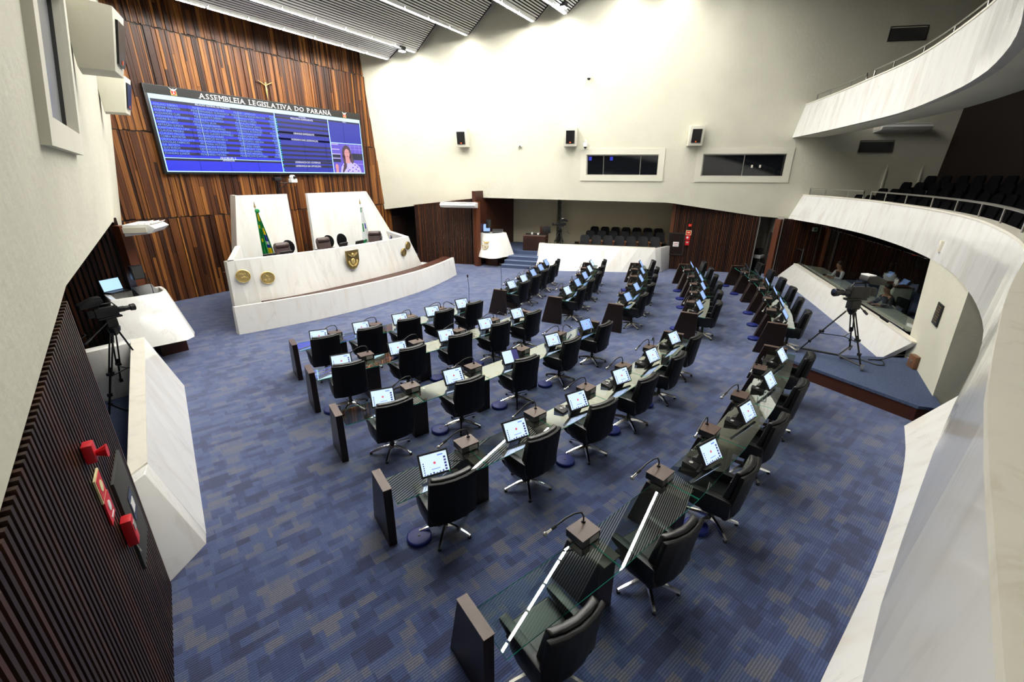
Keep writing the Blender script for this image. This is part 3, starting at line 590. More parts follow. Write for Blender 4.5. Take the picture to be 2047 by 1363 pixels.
def vent(y0, y1, z0, z1, label):
    ym, zm = (y0 + y1) / 2, (z0 + z1) / 2; t = thing('wall_vent', label, 'vent', (XR(ym, zm), ym, zm), RZR); w = (y1 - y0) / 2 / 0.93; h = (z1 - z0) / 2
    obj('frame', G().box(-w, w, 0, 0.03, -h, -h + 0.03).box(-w, w, 0, 0.03, h - 0.03, h).box(-w, -w + 0.03, 0, 0.03, -h, h).box(w - 0.03, w, 0, 0.03, -h, h), 'steel', t)
    obj('mesh', G().box(-w + 0.03, w - 0.03, 0.0, 0.015, -h + 0.03, h - 0.03), 'grille', t)
vent(-2.9, -1.75, 8.88, 9.35, 'dark air vent high above the upper balcony'); vent(-2.9, -1.76, 5.13, 5.59, 'dark air vent under the upper balcony')
def aircon(loc, rz, w, label, mt='white'):
    t = thing('air_conditioner', label, 'air conditioner', loc, rz)
    obj('casing', G().prismx([(0, 0.0), (0.5, 0.05), (0.62, 0.16), (0.5, 0.26), (0, 0.26)], -w / 2, w / 2), mt, t, bevel=0.015)
    for k in range(3): obj('louvre', G().obox((0, 0.30 + 0.12 * k, 0.27 + 0.0), (w * 0.94, 0.05, 0.012), 0, 0.3), mt, t)
    obj('side_bracket', G().box(w / 2 - 0.01, w / 2 + 0.03, 0, 0.45, 0.08, 0.2), 'offwhite', t); return t
aircon((17.17, 13.47, 2.74), math.atan2(-0.35, -0.94) - PI / 2, 1.7, 'white air conditioner on the reddish slats beside the right post')
aircon((4.32, 13.35, 2.83), math.atan2(-0.92, 0.4) - PI / 2 + 0.5, 0.95, 'white air conditioner under the left cream wall')
aircon((XR(-2.9, 5.9), -2.9, 5.86), RZR, 1.7, 'dim air conditioner under the upper balcony')
# ------------------------------------------------------------------ rostrum
ro = thing('rostrum', 'white marble presiding rostrum with low curved front wall and dark ledge', 'rostrum', (10.4, 13.0, 0)); D = Vector((-10.4, -13.0, 0))
LB_ = spline([(5.75, 12.47), (6.95, 12.07), (8.39, 11.72), (10.3, 11.55), (12.24, 11.62), (14.0, 11.98), (15.26, 12.35)], 0.4)
n = len(LB_)
LTp = [p + Vector((0.0 + (p.x - 10.4) * -0.012, 0.09, 0)) for p in LB_]
for s in range(12):
    i, j = s * (n - 1) // 12, (s + 1) * (n - 1) // 12
    g = G(); g.loft([[(LB_[k].x, LB_[k].y, 0), (LTp[k].x, LTp[k].y, 0.77), (LTp[k].x, LTp[k].y + 0.1, 0.77), (LB_[k].x, LB_[k].y + 0.16, 0)] for k in range(i, j + 1)]); obj('marble_panel', g.sh(D), 'marble', ro)
g = G(); g.loft([[(p.x, p.y + 0.08, 0.73), (p.x, p.y + 0.08, 0.765), (p.x, p.y + 0.6, 0.765), (p.x, p.y + 0.6, 0.73)] for p in LTp[2:]]); obj('ledge', g.sh(D), 'brown', ro)
UF = spline([(5.98, 12.86), (6.8, 12.5), (8.02, 12.26), (10.49, 12.2), (12.2, 12.42), (13.35, 12.62)], 0.3); UTp = spline([(6.02, 12.86), (6.5, 12.78), (7.63, 12.55), (9.2, 12.36), (11.6, 12.38), (12.55, 12.5)], 0.02)
n = len(UF); UTp = [UTp[int(i * (len(UTp) - 1) / (n - 1))] for i in range(n)]
for s in range(7):
    i, j = s * (n - 1) // 7, (s + 1) * (n - 1) // 7
    g = G(); g.loft([[(UF[k].x + (UF[k].x - UTp[k].x) * 0.6, UF[k].y + 0.0, 0.0), (UF[k].x, UF[k].y, 0.72), (UTp[k].x, UTp[k].y, 1.96), (UTp[k].x, UTp[k].y + 0.16, 1.96), (UF[k].x, UF[k].y + 0.2, 0.0)] for k in range(i, j + 1)]); obj('front_panel', g.sh(D), 'marble', ro)
g = G(); g.loft([[(6.0, 12.86, 0), (6.2, 12.86, 0), (7.95, 15.55, 0), (7.78, 15.55, 0)], [(6.02, 12.86, 1.96), (6.2, 12.86, 1.96), (7.8, 15.5, 1.96), (7.62, 15.5, 1.96)]]); obj('side_panel', g.sh(D), 'marble', ro)
g = G(); g.loft([[(13.35, 12.62, 0), (13.2, 12.72, 0), (14.9, 15.6, 0), (15.1, 15.6, 0)], [(12.6, 12.5, 1.96), (12.42, 12.6, 1.96), (13.4, 14.6, 1.96), (13.6, 14.6, 1.96)]]); obj('side_panel', g.sh(D), 'marble', ro)
g = G(); g.prism([(6.7, 13.2), (9, 12.7), (12.5, 12.9), (14.2, 15.5), (8.1, 15.5)], 0, 1.0); obj('podium_floor', g.sh(D), 'carpet_blue', ro)
g = G(); g.loft([[(p.x, p.y + 0.3, 1.5), (p.x, p.y + 0.3, 1.55), (p.x, p.y + 0.85, 1.55), (p.x, p.y + 0.85, 1.5)] for p in UTp[1:-1]]); obj('worktop', g.sh(D), 'brown', ro)
g = G(); g.loft([[(13.4, 12.7, 0), (15.3, 12.45, 0), (15.5, 14.6, 0), (14.6, 15.0, 0)], [(13.4, 12.7, 0.3), (15.3, 12.45, 0.3), (15.5, 14.6, 0.3), (14.6, 15.0, 0.3)]]); obj('side_step', g.sh(D), 'marble_edge', ro)
# tall marble slabs behind the presiding table
def slabthing(label, q, y, ret):
    t = thing('marble_slab', label, 'marble slab', ((q[0][0] + q[1][0]) / 2, y, 0)); d = -Vector(t.location)
    (bl0, z0), (br0, _), (tr, z1), (tl, _2) = [(p[0], p[1]) for p in q]
    nn = 3 if ret < 0 else 4
    for s in range(nn):
        a, b = s / nn, (s + 1) / nn
        def lp(u, l, r): return l + (r - l) * u
        g = G(); g.loft([[(lp(a, bl0, br0), y, 0.9), (lp(b, bl0, br0), y, 0.9), (lp(b, tl, tr), y + 0.12, z1), (lp(a, tl, tr), y + 0.12, z1)], [(lp(a, bl0, br0), y + 0.14, 0.9), (lp(b, bl0, br0), y + 0.14, 0.9), (lp(b, tl, tr), y + 0.26, z1), (lp(a, tl, tr), y + 0.26, z1)]]); obj('marble_panel', g.sh(d), 'marble', t)
    if ret < 0:
        g = G(); g.loft([[(bl0, y, 0.9), (bl0 + 0.26, y + 0.8, 0.9), (bl0 + 0.14, y + 0.8, 0.9), (bl0 - 0.1, y, 0.9)], [(tl, y + 0.1, z1), (tl + 0.26, y + 0.9, z1), (tl + 0.14, y + 0.9, z1), (tl - 0.1, y + 0.1, z1)]]); obj('side_panel', g.sh(d), 'marble', t)
    else:
        g = G(); g.loft([[(br0, y, 0.9), (br0 + 0.1, y + 0.02, 0.9), (br0 + 0.12, y + 0.2, 0.9), (br0, y + 0.2, 0.9)], [(tr, y + 0.1, z1), (tr + 0.1, y + 0.12, z1), (tr + 0.12, y + 0.3, z1), (tr, y + 0.3, z1)]]); obj('edge_panel', g.sh(d), 'marble_edge', t)
slabthing('narrow tall marble slab behind the Brazilian flag', [(7.62, 0.9), (9.83, 0.9), (9.86, 3.53), (8.14, 3.53)], 15.55, -1)
slabthing('wide tall marble slab behind the white flag', [(10.58, 0.9), (15.05, 0.9), (13.38, 3.53), (10.68, 3.53)], 15.55, 1)
# medallions and coat of arms
def place_front(u):   # a point on the upper front by x
    k = min(range(len(UF)), key=lambda i: abs(UF[i].x - u)); return k
def medallion(x, z, r, mt, label, rz, yo=0.0):
    t = thing('medallion', label, 'medallion', (x, yo, z), rz); g = G(); g.lathe([(r * 0.2, 0.0), (r, 0.0), (r, 0.03), (r * 0.93, 0.045), (r * 0.86, 0.03), (r * 0.2, 0.03)], 28, axis='Y'); obj('disc', g, mt, t, smooth=True)
    random.seed(int(x * 10)); g = G()
    for k in range(22):
        a = 2 * PI * k / 22; g.obox((math.cos(a) * r * 0.74, 0.036, math.sin(a) * r * 0.74), (0.028, 0.02, 0.03), 0)
    for k in range(9): g.ball((random.uniform(-0.45, 0.45) * r, 0.03, random.uniform(-0.45, 0.45) * r), random.uniform(0.05, 0.09) * r * 2, 8, 5, sc=(1, 0.5, 1))
    obj('relief', g, mt, t); t.rotation_euler = (0, 0, rz + PI)
medallion(6.30, 1.53, 0.185, 'gold', 'leftmost polished brass medallion on the rostrum front', -0.38, 12.73)
medallion(6.88, 1.40, 0.185, 'gold', 'second polished brass medallion from the left on the rostrum front', -0.33, 12.56)
medallion(12.18, 1.42, 0.155, 'bronze', 'dull bronze medallion, inner of the right pair on the rostrum', 0.16, 12.43)
medallion(12.47, 1.63, 0.155, 'bronze', 'dull bronze medallion at the right end of the rostrum', 0.2, 12.475)
t = thing('coat_of_arms', 'bronze shield with gilded eagle on the centre of the rostrum front', 'coat of arms', (9.62, 12.22, 1.55), PI + 0.02)
sh_ = [(-0.26, 0.3), (0.26, 0.3), (0.26, -0.05), (0.2, -0.2), (0.1, -0.3), (0, -0.33), (-0.1, -0.3), (-0.2, -0.2), (-0.26, -0.05)]
obj('shield', G().loft([[(x, 0, z) for x, z in sh_], [(x, 0.04, z) for x, z in sh_], [(x * 0.88, 0.03, z * 0.88) for x, z in sh_]]), 'bronze', t)
g = G()
for s_ in (-1, 1):
    g.loft([[(0.0, 0.04, 0.13), (s_ * 0.2, 0.04, 0.22), (s_ * 0.17, 0.04, 0.15), (s_ * 0.03, 0.04, 0.08)], [(0.0, 0.06, 0.13), (s_ * 0.2, 0.06, 0.22), (s_ * 0.17, 0.06, 0.15), (s_ * 0.03, 0.06, 0.08)]])
    for k in range(6): a = -2.6 + 0.0 + k * 0.26; g.ball((s_ * 0.16 * math.cos(k * 0.26), 0.04, -0.06 - 0.16 * math.sin(k * 0.26)), 0.035, 6, 4)
g.ball((0, 0.04, 0.17), 0.04, 8, 5); g.ball((0, 0.04, -0.06), 0.085, 10, 6, sc=(1, 0.4, 1.2)); obj('eagle_relief', g, 'gold', t)
# ------------------------------------------------------------------ electronic board
SX0, SX1, SZ0, SZ1 = 7.05, 15.25, 4.21, 6.74; SWd, SHt = SX1 - SX0, SZ1 - SZ0
bd = thing('electronic_board', 'large blue electronic voting board on the wooden front wall', 'display', ((SX0 + SX1) / 2, 17.7, SZ0)); bo = (-(SX0 + SX1) / 2, 0, -SZ0)
obj('housing', G().box(-SWd / 2 - 0.05, SWd / 2 + 0.03, -0.05, 0.1, -0.03, SHt + 0.05), 'board', bd, bevel=0.01)
def sq(u0, u1, v0, v1, d, gg): gg.box(-SWd / 2 + u0 * SWd, -SWd / 2 + u1 * SWd, -d, -d + 0.004, SHt * (1 - v1), SHt * (1 - v0)); return gg
Y1, Y2, Y3, Y4 = 0.052, 0.056, 0.060, 0.064
obj('header_panel', sq(-0.003, 1.0, -0.015, 0.084, Y1, G()), 'board', bd)
scr = obj('screen', sq(0.004, 0.996, 0.086, 0.985, Y1, G()), 'scr_blue2', bd)
obj('light_bar', sq(0.004, 0.996, 0.086, 0.138, Y2, G()), 'scr_pale', scr)
g = G(); sq(0.008, 0.494, 0.138, 0.172, Y2, g); sq(0.008, 0.494, 0.818, 0.845, Y2, g); sq(0.50, 0.784, 0.14, 0.165, Y2, g); sq(0.79, 0.992, 0.14, 0.165, Y2, g)
for k in range(1, 18, 2): v = 0.180 + k * 0.0331; sq(0.008, 0.494, v, v + 0.0331, Y2, g)
obj('navy_band', g, 'scr_navy', scr)
g = G(); sq(0.50, 0.784, 0.172, 0.815, Y2, g); sq(0.79, 0.992, 0.165, 0.49, Y2, g); sq(0.50, 0.784, 0.845, 0.97, Y2, g); obj('agenda_panel', g, 'scr_blue', scr)
g = G()
for k in (1, 3, 5, 8, 11, 13, 15, 17): v = 0.208 + k * 0.0331; sq(0.50, 0.784, v, v + 0.03, Y3, g)
obj('agenda_stripe', g, 'scr_navy', scr)
g = G()
for v in (0.172, 0.386, 0.476, 0.81, 0.866): sq(0.50, 0.784, v, v + 0.031, Y3, g)
obj('agenda_heading_bar', g, 'scr_black', scr)
g = G()
for u0, u1, v0, v1 in ((0.004, 0.0075, 0.138, 0.985), (0.495, 0.4985, 0.138, 0.975), (0.785, 0.789, 0.138, 0.975), (0.9925, 0.996, 0.138, 0.985), (0.004, 0.996, 0.972, 0.985), (0.004, 0.495, 0.811, 0.818), (0.787, 0.994, 0.487, 0.497)): sq(u0, u1, v0, v1, Y4, g)
for u in (0.1685, 0.3285, 0.4905): sq(u, u + 0.001, 0.18, 0.775, Y4, g)
obj('divider_line', g, 'scr_line', scr)
g = G()
for k in range(24):
    v = 0.21 + k * 0.0325
    if k not in (6, 8, 19, 21): sq(0.5005, 0.5035, v, v + 0.014, Y4, g); sq(0.5005, 0.506, v + 0.007, v + 0.014, Y4, g)
obj('green_marker', g, 'scr_green', scr)
g = G()
for u in (0.131, 0.255, 0.38, 0.505, 0.63, 0.755, 0.88): sq(u, u + 0.0007, 0.138, 0.975, Y4 + 0.001, g)
obj('tile_joint', g, 'scr_navy', scr)
N1 = 'ADELINO RIBEIRO|ADEMAR TRAIANO|ADEMIR BIER|ALEXANDRE CURI|ALEXANDRE GUIMARAES|ANDRE BUENO|ANIBELLI NETO|ARTAGÃO JUNIOR|CANTORA MARA LIMA|CLAUDIA PEREIRA|CLAUDIO PALOZI|COBRA REPORTER|DELEGADO RECALCATTI|DOUGLAS FABRÍCIO|DR. BATISTA|ELIO RUSCH|EVANDRO ARAUJO|EVANDRO JUNIOR'.split('|')
N2 = 'FELIPE FRANCISCHINI|FERNANDO SCANAVACA|FRANCISCO BUHRER|GILBERTO RIBEIRO|GILSON DE SOUZA|GUTO SILVA|HUSSEIN BAKRI|JONAS GUIMARÃES|LUIZ CARLOS MARTINS|LUIZ CLAUDIO ROMANELLI|MARCIO NUNES|MARCIO PACHECO|MARCIO PAULIKI|MARIA VICTORIA|MAURO MORAES|NELSON JUSTUS|NELSON LUERSEN|NEREU MOURA'.split('|')
N3 = 'NEY LEPREVOST|PASTOR EDSON PRACZYK|PAULO LITRO|PEDRO LUPION|PLAUTO MIRO|PROFESSOR LEMOS|PERICLES DE MELLO|RASCA RODRIGUES|RATINHO JUNIOR|RECHEMBACH|REQUIÃO FILHO|RICARDO ARRUDA|SCHIAVINATO|TADEU VENERI|TERCILIO TURINI|TIAGO AMARAL|TIÃO MEDEIROS|WILSON QUINTEIRO'.split('|')
Q1 = 'PRP PSDB PSD PSB PSD PSDB MDB PSB PSC PSC PSC PSD PSD PPS PMN DEM PSC PSDB'.split(); Q2 = 'PSL PODE PSD PP PSC PSD PSD PSB PP PSB PSD PPL SD PP PSD DEM PDT MDB'.split(); Q3 = 'PSD PRB PSDB DEM DEM PT PT PODE PSD PSL MDB PSL PP PT PPS PSB PTB PSDB'.split()
def put(gg, body, u, v, size, align='LEFT', d=Y4 + 0.004, maxw=None):
    tg = text_geo(body, size, align=align)
    if maxw:
        w = max(p[0] for p in tg.v) - min(p[0] for p in tg.v)
        if w > maxw: tg.v = [(p[0] * maxw / w, p[1], 0) for p in tg.v]
    gg.add([(-SWd / 2 + u * SWd + p[0], -d, SHt * (1 - v) + p[1]) for p in tg.v], tg.f)
g = G()
for u, ur, N, Q in ((0.012, 0.165, N1, Q1), (0.1705, 0.326, N2, Q2), (0.331, 0.488, N3, Q3)):
    for k in range(18):
        v = 0.207 + k * 0.0331
        put(g, N[k], u, v, 0.086, maxw=0.97); put(g, Q[k], ur, v, 0.086, 'RIGHT')
tag(obj('name_list', g, 'scr_text', scr, fixn=False), kind='stuff')
for body, u, v, s in (('RELAÇÃO NOMINAL DE PRESENTES', 0.23, 0.162, 0.07), ('QUORUM: 5', 0.249, 0.812, 0.10), ('INFORMAÇÕES', 0.249, 0.838, 0.06), ('ORADORES', 0.64, 0.16, 0.06), ('TEMPO', 0.89, 0.16, 0.06), ('PEQUENO EXPEDIENTE', 0.638, 0.197, 0.095), ('GRANDE EXPEDIENTE', 0.638, 0.411, 0.095), ('HORÁRIO DAS LIDERANÇAS', 0.638, 0.501, 0.095), ('LIDERANÇA DO GOVERNO', 0.638, 0.835, 0.095), ('LIDERANÇA DA OPOSIÇÃO', 0.638, 0.891, 0.095)):
    g = G(); put(g, body, u, v, s, 'CENTER'); obj('heading_text', g, 'scr_textw', scr, fixn=False)
# serif title on the header
g = G(); TT = 'ASSEMBLEIA LEGISLATIVA DO PARANÁ'; xx = 0.0; hh = 0.165; WORD = [0]
SER = {'A': [(0.06, 0), (0.94, 0)], 'M': [(0.1, 0), (0.9, 0), (0.1, 1), (0.9, 1)], 'N': [(0.1, 0), (0.12, 1), (0.9, 1)], 'V': [(0.06, 1), (0.94, 1)], 'I': [(0.5, 0), (0.5, 1)], 'T': [(0.5, 0)], 'L': [(0.14, 0), (0.14, 1)], 'E': [(0.14, 0), (0.14, 1)], 'B': [(0.14, 0), (0.14, 1)], 'P': [(0.14, 0), (0.14, 1)], 'R': [(0.14, 0), (0.14, 1), (0.92, 0)], 'D': [(0.14, 0), (0.14, 1)], 'Á': [(0.06, 0), (0.94, 0)]}
for ch in TT:
    if ch == ' ': xx += 0.11; WORD.append(len(g.f)); continue
    tg = text_geo(ch, 0.235); x0 = min(p[0] for p in tg.v); x1 = max(p[0] for p in tg.v); w = x1 - x0
    g.add([(xx + p[0] - x0, 0, p[1]) for p in tg.v], tg.f)
    for (su, sv) in SER.get(ch, []):
        if sv and ch == 'Á': continue
        cx = xx + su * w; cz = 0 if sv == 0 else hh - 0.012; g.add([(cx - 0.035, 0, cz), (cx + 0.035, 0, cz), (cx + 0.035, 0, cz + 0.012), (cx - 0.035, 0, cz + 0.012)], [(0, 1, 2, 3)])
    xx += w + 0.034
k = 0.632 * SWd / xx; g.v = [(-SWd / 2 + 0.185 * SWd + p[0] * k, -0.058, SHt * (1 - 0.070) + p[2] * 0.98) for p in g.v]
WORD.append(len(g.f))
for a_, b_ in zip(WORD, WORD[1:]):
    ids = sorted({i for f in g.f[a_:b_] for i in f}); mp_ = {i: k for k, i in enumerate(ids)}; g2 = G(); g2.add([g.v[i] for i in ids], [tuple(mp_[i] for i in f) for f in g.f[a_:b_]]); obj('title_lettering', g2, 'title', bd, fixn=False)
for u in (0.094, 0.899):   # small crest: white eagle above a red shield
    cx = -SWd / 2 + u * SWd; cz = SHt * (1 - 0.035); g = G()
    def fl(P, gg, d=0.058): gg.add([(cx + x, -d, cz + z) for x, z in P], [tuple(range(len(P)))])
    cr = obj('crest', G().box(cx - 0.085, cx + 0.085, -0.057, -0.053, cz - 0.11, cz + 0.03), 'gold_dark', bd)
    g = G(); fl([(-0.065, 0.02), (0.065, 0.02), (0.065, -0.05), (0.0, -0.1), (-0.065, -0.05)], g); obj('red_shield', g, 'red', cr, fixn=False)
    g = G(); fl([(-0.13, 0.12), (-0.03, 0.06), (0, 0.09), (0.03, 0.06), (0.13, 0.12), (0.05, 0.03), (0, 0.01), (-0.05, 0.03)], g, 0.06); fl([(-0.02, -0.06), (0.02, -0.06), (0.0, 0.0)], g, 0.06); obj('white_eagle', g, 'title', cr, fixn=False)
# video window: a speaker in front of a violet studio backdrop
vx0, vx1, vz0, vz1 = -SWd / 2 + 0.79 * SWd, -SWd / 2 + 0.9925 * SWd, SHt * 0.028, SHt * 0.503; vw, vh = vx1 - vx0, vz1 - vz0
def vp(P, d): return [(vx0 + x * vw, -d, vz0 + z * vh) for x, z in P]
def vobj(name, polys, mt, d):
    g = G()
    for P in polys: g.add(vp(P, d), [tuple(range(len(P)))])
    return obj(name, g, mt, scr, fixn=False)
def oval(cx, cz, rx, rz_, n=18): return [(cx + rx * math.cos(2 * PI * k / n), cz + rz_ * math.sin(2 * PI * k / n)) for k in range(n)]
def rc(a, b, c_, d_): return [(a, c_), (b, c_), (b, d_), (a, d_)]
vobj('video_backdrop', [rc(0, 1, 0, 1)], 'scr_purple', Y2)
vobj('video_shelf', [rc(0, 0.22, 0.95, 0.98), rc(0, 0.24, 0.78, 0.81), rc(0, 0.26, 0.62, 0.65), rc(0, 0.25, 0.48, 0.51), rc(0.5, 1, 0.92, 0.925), rc(0.5, 1, 0.82, 0.825), rc(0.6, 0.605, 0.7, 1), rc(0.75, 0.755, 0.7, 1), rc(0.9, 0.905, 0.7, 1), rc(0.7, 1, 0.3, 0.31)], 'scr_lilac', Y3)
for q_ in (rc(0, 0.25, 0.5, 0.62), rc(0.62, 1, 0.45, 0.68), rc(0, 0.25, 0.36, 0.47)): vobj('video_shadow', [q_], 'scr_navy', Y3)
vobj('video_dress', [[(0.2, 0), (0.9, 0), (0.86, 0.2), (0.72, 0.34), (0.5, 0.38), (0.33, 0.33), (0.24, 0.2)]], 'scr_lilac', Y3 + 0.002)
vobj('video_dress_pattern', [oval(x, z, 0.03, 0.025, 8) for x, z in ((0.3, 0.08), (0.38, 0.16), (0.33, 0.25), (0.5, 0.1), (0.6, 0.05), (0.62, 0.18), (0.72, 0.12), (0.8, 0.06), (0.78, 0.2), (0.7, 0.27), (0.45, 0.05))], 'scr_purple', Y4)
vobj('video_hair', [oval(0.46, 0.68, 0.15, 0.27), [(0.3, 0.6), (0.44, 0.6), (0.42, 0.2), (0.3, 0.0), (0.26, 0.02), (0.34, 0.3)], [(0.52, 0.6), (0.62, 0.66), (0.68, 0.4), (0.62, 0.3), (0.56, 0.4)]], 'scr_hair', Y4 + 0.001)
vobj('video_face', [oval(0.47, 0.66, 0.085, 0.17), [(0.4, 0.55), (0.53, 0.55), (0.56, 0.33), (0.4, 0.33)], oval(0.1, 0.2, 0.05, 0.1), rc(0.06, 0.14, 0.0, 0.18)], 'scr_skin', Y4 + 0.002)
vobj('video_features', [rc(0.42, 0.45, 0.695, 0.71), rc(0.5, 0.53, 0.695, 0.71), rc(0.455, 0.5, 0.565, 0.58)], 'scr_hair', Y4 + 0.003)
# crucifix above the board
t = thing('crucifix', 'small gilded crucifix above the electronic board', 'crucifix', (11.02, 17.76, 7.1))
obj('cross', G().box(-0.018, 0.018, 0, 0.03, -0.28, 0.32).box(-0.3, 0.3, 0, 0.03, 0.27, 0.30), 'brown', t)
g = G(); g.tube([(-0.28, -0.05, 0.34), (0, -0.05, 0.2), (0.28, -0.05, 0.34)], [0.01, 0.02, 0.01], 6); g.tube([(0, -0.05, 0.24), (0, -0.06, 0.05), (0.01, -0.05, -0.25)], [0.022, 0.035, 0.012], 6); g.ball((0, -0.07, 0.27), 0.035, 8, 6); obj('figure', g, 'gold', t, smooth=True)
# bracketed camera under the board
t = thing('wall_camera', 'white robotic camera on a black wall bracket under the board', 'camera', (10.75, 17.7, 3.45))
obj('bracket', G().tube([(0, 0, 0), (0, -0.1, 0.35), (0, -0.1, 0.5)], 0.03, 6).tube([(0, -0.1, 0.42), (0.55, -0.3, 0.42)], 0.02, 6).tube([(0.02, -0.08, 0.15), (0.35, -0.22, 0.42)], 0.015, 6), 'black_metal', t)
obj('black_box', G().box(-0.16, 0.12, -0.25, -0.02, 0.5, 0.63), 'black', t, bevel=0.01); b_ = obj('camera_body', G().box(0.42, 0.68, -0.42, -0.2, 0.43, 0.58), 'white', t, bevel=0.02); obj('camera_head', G().lathe([(0.06, -0.12), (0.09, -0.08), (0.09, 0.08), (0.06, 0.12)], 14, (0.55, -0.31, 0.63), axis='Y'), 'white', b_, smooth=True); obj('lens', G().lathe([(0.05, 0.0), (0.05, -0.05)], 12, (0.55, -0.43, 0.63), axis='Y'), 'black', b_)
# ------------------------------------------------------------------ pulpits and press balustrades
def pulpit(label, bot, top, loc, zb, zt, foot, crest=None):
    t = thing('pulpit', label, 'pulpit', (*loc, 0)); d = -Vector(t.location)
    ct = Vector((sum(p[0] for p in top) / len(top), sum(p[1] for p in top) / len(top)))
    ti = [tuple(ct + (Vector(p) - ct) * 0.84) for p in top]; n = len(top)
    g = G(); g.loft([[(x, y, zb) for x, y in bot], [(x, y, zt) for x, y in top], [(x, y, zt) for x, y in ti], [(x, y, zt - 0.22) for x, y in ti]]); obj('marble_body', g.sh(d), 'marble', t, bevel=0.025)
    g = G(); g.prism([tuple(Vector(p) * 0.96 + Vector(ct) * 0.04) for p in ti], zt - 0.24, zt - 0.2); obj('lectern_top', g.sh(d), 'black', t)
    g = G(); g.prism(foot, 0, zb + 0.05); obj('foot', g.sh(d), 'brown', t); return t
PLB = [(2.95, 12.05), (3.65, 11.92), (4.25, 11.78), (4.47, 11.92), (4.62, 12.25), (4.78, 13.2), (3.35, 13.5)]
PLT = [(3.36, 12.78), (3.82, 12.7), (4.28, 12.66), (4.44, 12.78), (4.52, 12.98), (4.6, 13.42), (3.5, 13.65)]
pulpit('left marble pulpit with a lit laptop, beside the slatted wall', PLB, PLT, (3.9, 12.8), 0.45, 1.5, [(3.9, 12.45), (4.45, 12.4), (4.55, 12.9), (3.95, 13.0)])
PRB = [(17.42, 12.75), (17.25, 12.35), (17.2, 11.9), (17.35, 11.66), (17.6, 11.58), (18.72, 11.42), (18.9, 12.5)]
PRT = [(17.95, 12.95), (17.85, 12.72), (17.83, 12.42), (17.92, 12.24), (18.08, 12.16), (18.72, 11.9), (18.95, 12.55)]
rp = pulpit('right marble pulpit with a gilded crest, beside the blue steps', PRB, PRT, (18.1, 12.3), 0.47, 1.55, [(17.9, 11.9), (18.55, 11.8), (18.75, 12.6), (17.9, 12.6)])
g = G(); n_ = Vector((-0.86, -0.3, 0.42))
def crest_geo():
    g = G()
    for k in range(15):
        a0, a1 = PI * 0.96 + k * PI * 1.08 / 15, PI * 0.96 + (k + 1) * PI * 1.08 / 15
        g.obox((0.17 * math.cos((a0 + a1) / 2), 0, 0.2 * math.sin((a0 + a1) / 2)), (0.04, 0.03, 0.03))
    g.box(-0.13, 0.13, -0.015, 0.015, -0.04, -0.015)
    g.loft([[(-0.22, -0.015, 0.24), (-0.05, -0.015, 0.14), (0.2, -0.015, 0.2), (0.06, -0.015, 0.07), (-0.08, -0.015, 0.08)], [(-0.22, 0.015, 0.24), (-0.05, 0.015, 0.14), (0.2, 0.015, 0.2), (0.06, 0.015, 0.07), (-0.08, 0.015, 0.08)]]); g.ball((0, 0, -0.09), 0.035, 6, 4); return g
c_ = obj('crest', crest_geo(), 'gold_dark', rp); c_.location = (17.47 - 18.1, 12.3 - 12.3, 1.05); c_.rotation_euler = (-0.42, 0, PI / 2 + 0.05 + PI)
def laptop(name, label, loc, rz, w, h, mt, tilt=0.25, cat='monitor'):
    t = thing(name, label, cat, loc, rz); obj('base', G().box(-w / 2, w / 2, -0.18, 0.06, 0, 0.025), 'black', t, bevel=0.005)
    mm = Matrix.Translation((0, 0.06, 0.02)) @ Matrix.Rotation(-tilt, 4, 'X')
    obj('lid', G().box(-w / 2 - 0.015, w / 2 + 0.015, 0, 0.02, 0, h + 0.03).xf(mm), 'black', t); obj('screen', G().box(-w / 2, w / 2, -0.004, 0, 0.015, h + 0.015).xf(mm), mt, t)
laptop('laptop', 'open laptop with a pale blue screen on the left pulpit', (3.72, 13.55, 1.52), 0.32, 0.42, 0.27, 'mon_sky', 0.2, 'laptop')
laptop('laptop', 'small laptop with a blue screen on the right pulpit', (18.2, 12.72, 1.57), -0.96, 0.32, 0.34, 'mon_pale', 0.25, 'laptop')
t = thing('document_stand', 'black wedge shaped reading stand on the left pulpit', 'stand', (4.22, 13.22, 1.30), 0.2); obj('slope', G().prismx([(-0.2, 0), (0.2, 0), (0.2, 0.3), (0.16, 0.3)], -0.22, 0.22), 'black', t, bevel=0.006); obj('lip', G().box(-0.22, 0.22, -0.21, -0.19, 0, 0.05), 'black', t)
t = thing('document_stand', 'black reading stand with papers on the right pulpit', 'stand', (18.6, 12.3, 1.35), -1.0); obj('slope', G().prismx([(-0.2, 0), (0.2, 0), (0.2, 0.34), (0.16, 0.34)], -0.3, 0.25), 'black', t, bevel=0.006); obj('lip', G().box(-0.3, 0.25, -0.21, -0.19, 0, 0.05), 'black', t)
def micstand(loc, h, label, r=0.008):
    t = thing('microphone', label, 'microphone', loc); obj('stem', G().tube([(0, 0, 0), (0.01, 0.0, h * 0.6), (0.0, 0.02, h)], r, 6), 'black_metal', t); obj('base', G().lathe([(0.035, 0), (0.035, 0.03), (0.012, 0.05)], 10), 'black_metal', t); obj('head', G().tube([(0, 0.02, h), (0, 0.03, h + 0.07)], [0.02, 0.024], 8), 'black', t)
micstand((4.28, 13.08, 1.31), 0.42, 'thin microphone on the left pulpit'); micstand((4.35, 13.45, 1.31), 0.5, 'second thin microphone at the far corner of the left pulpit')
t = thing('wall_loudspeaker', 'small black loudspeaker on the wall behind the left pulpit', 'loudspeaker', (4.05, 13.02, 2.0), 0.0); obj('cabinet', G().box(-0.12, 0.12, -0.1, 0.06, -0.16, 0.16), 'black', t, bevel=0.01); obj('grille', G().box(-0.1, 0.1, -0.112, -0.1, -0.14, 0.14), 'grille', t)
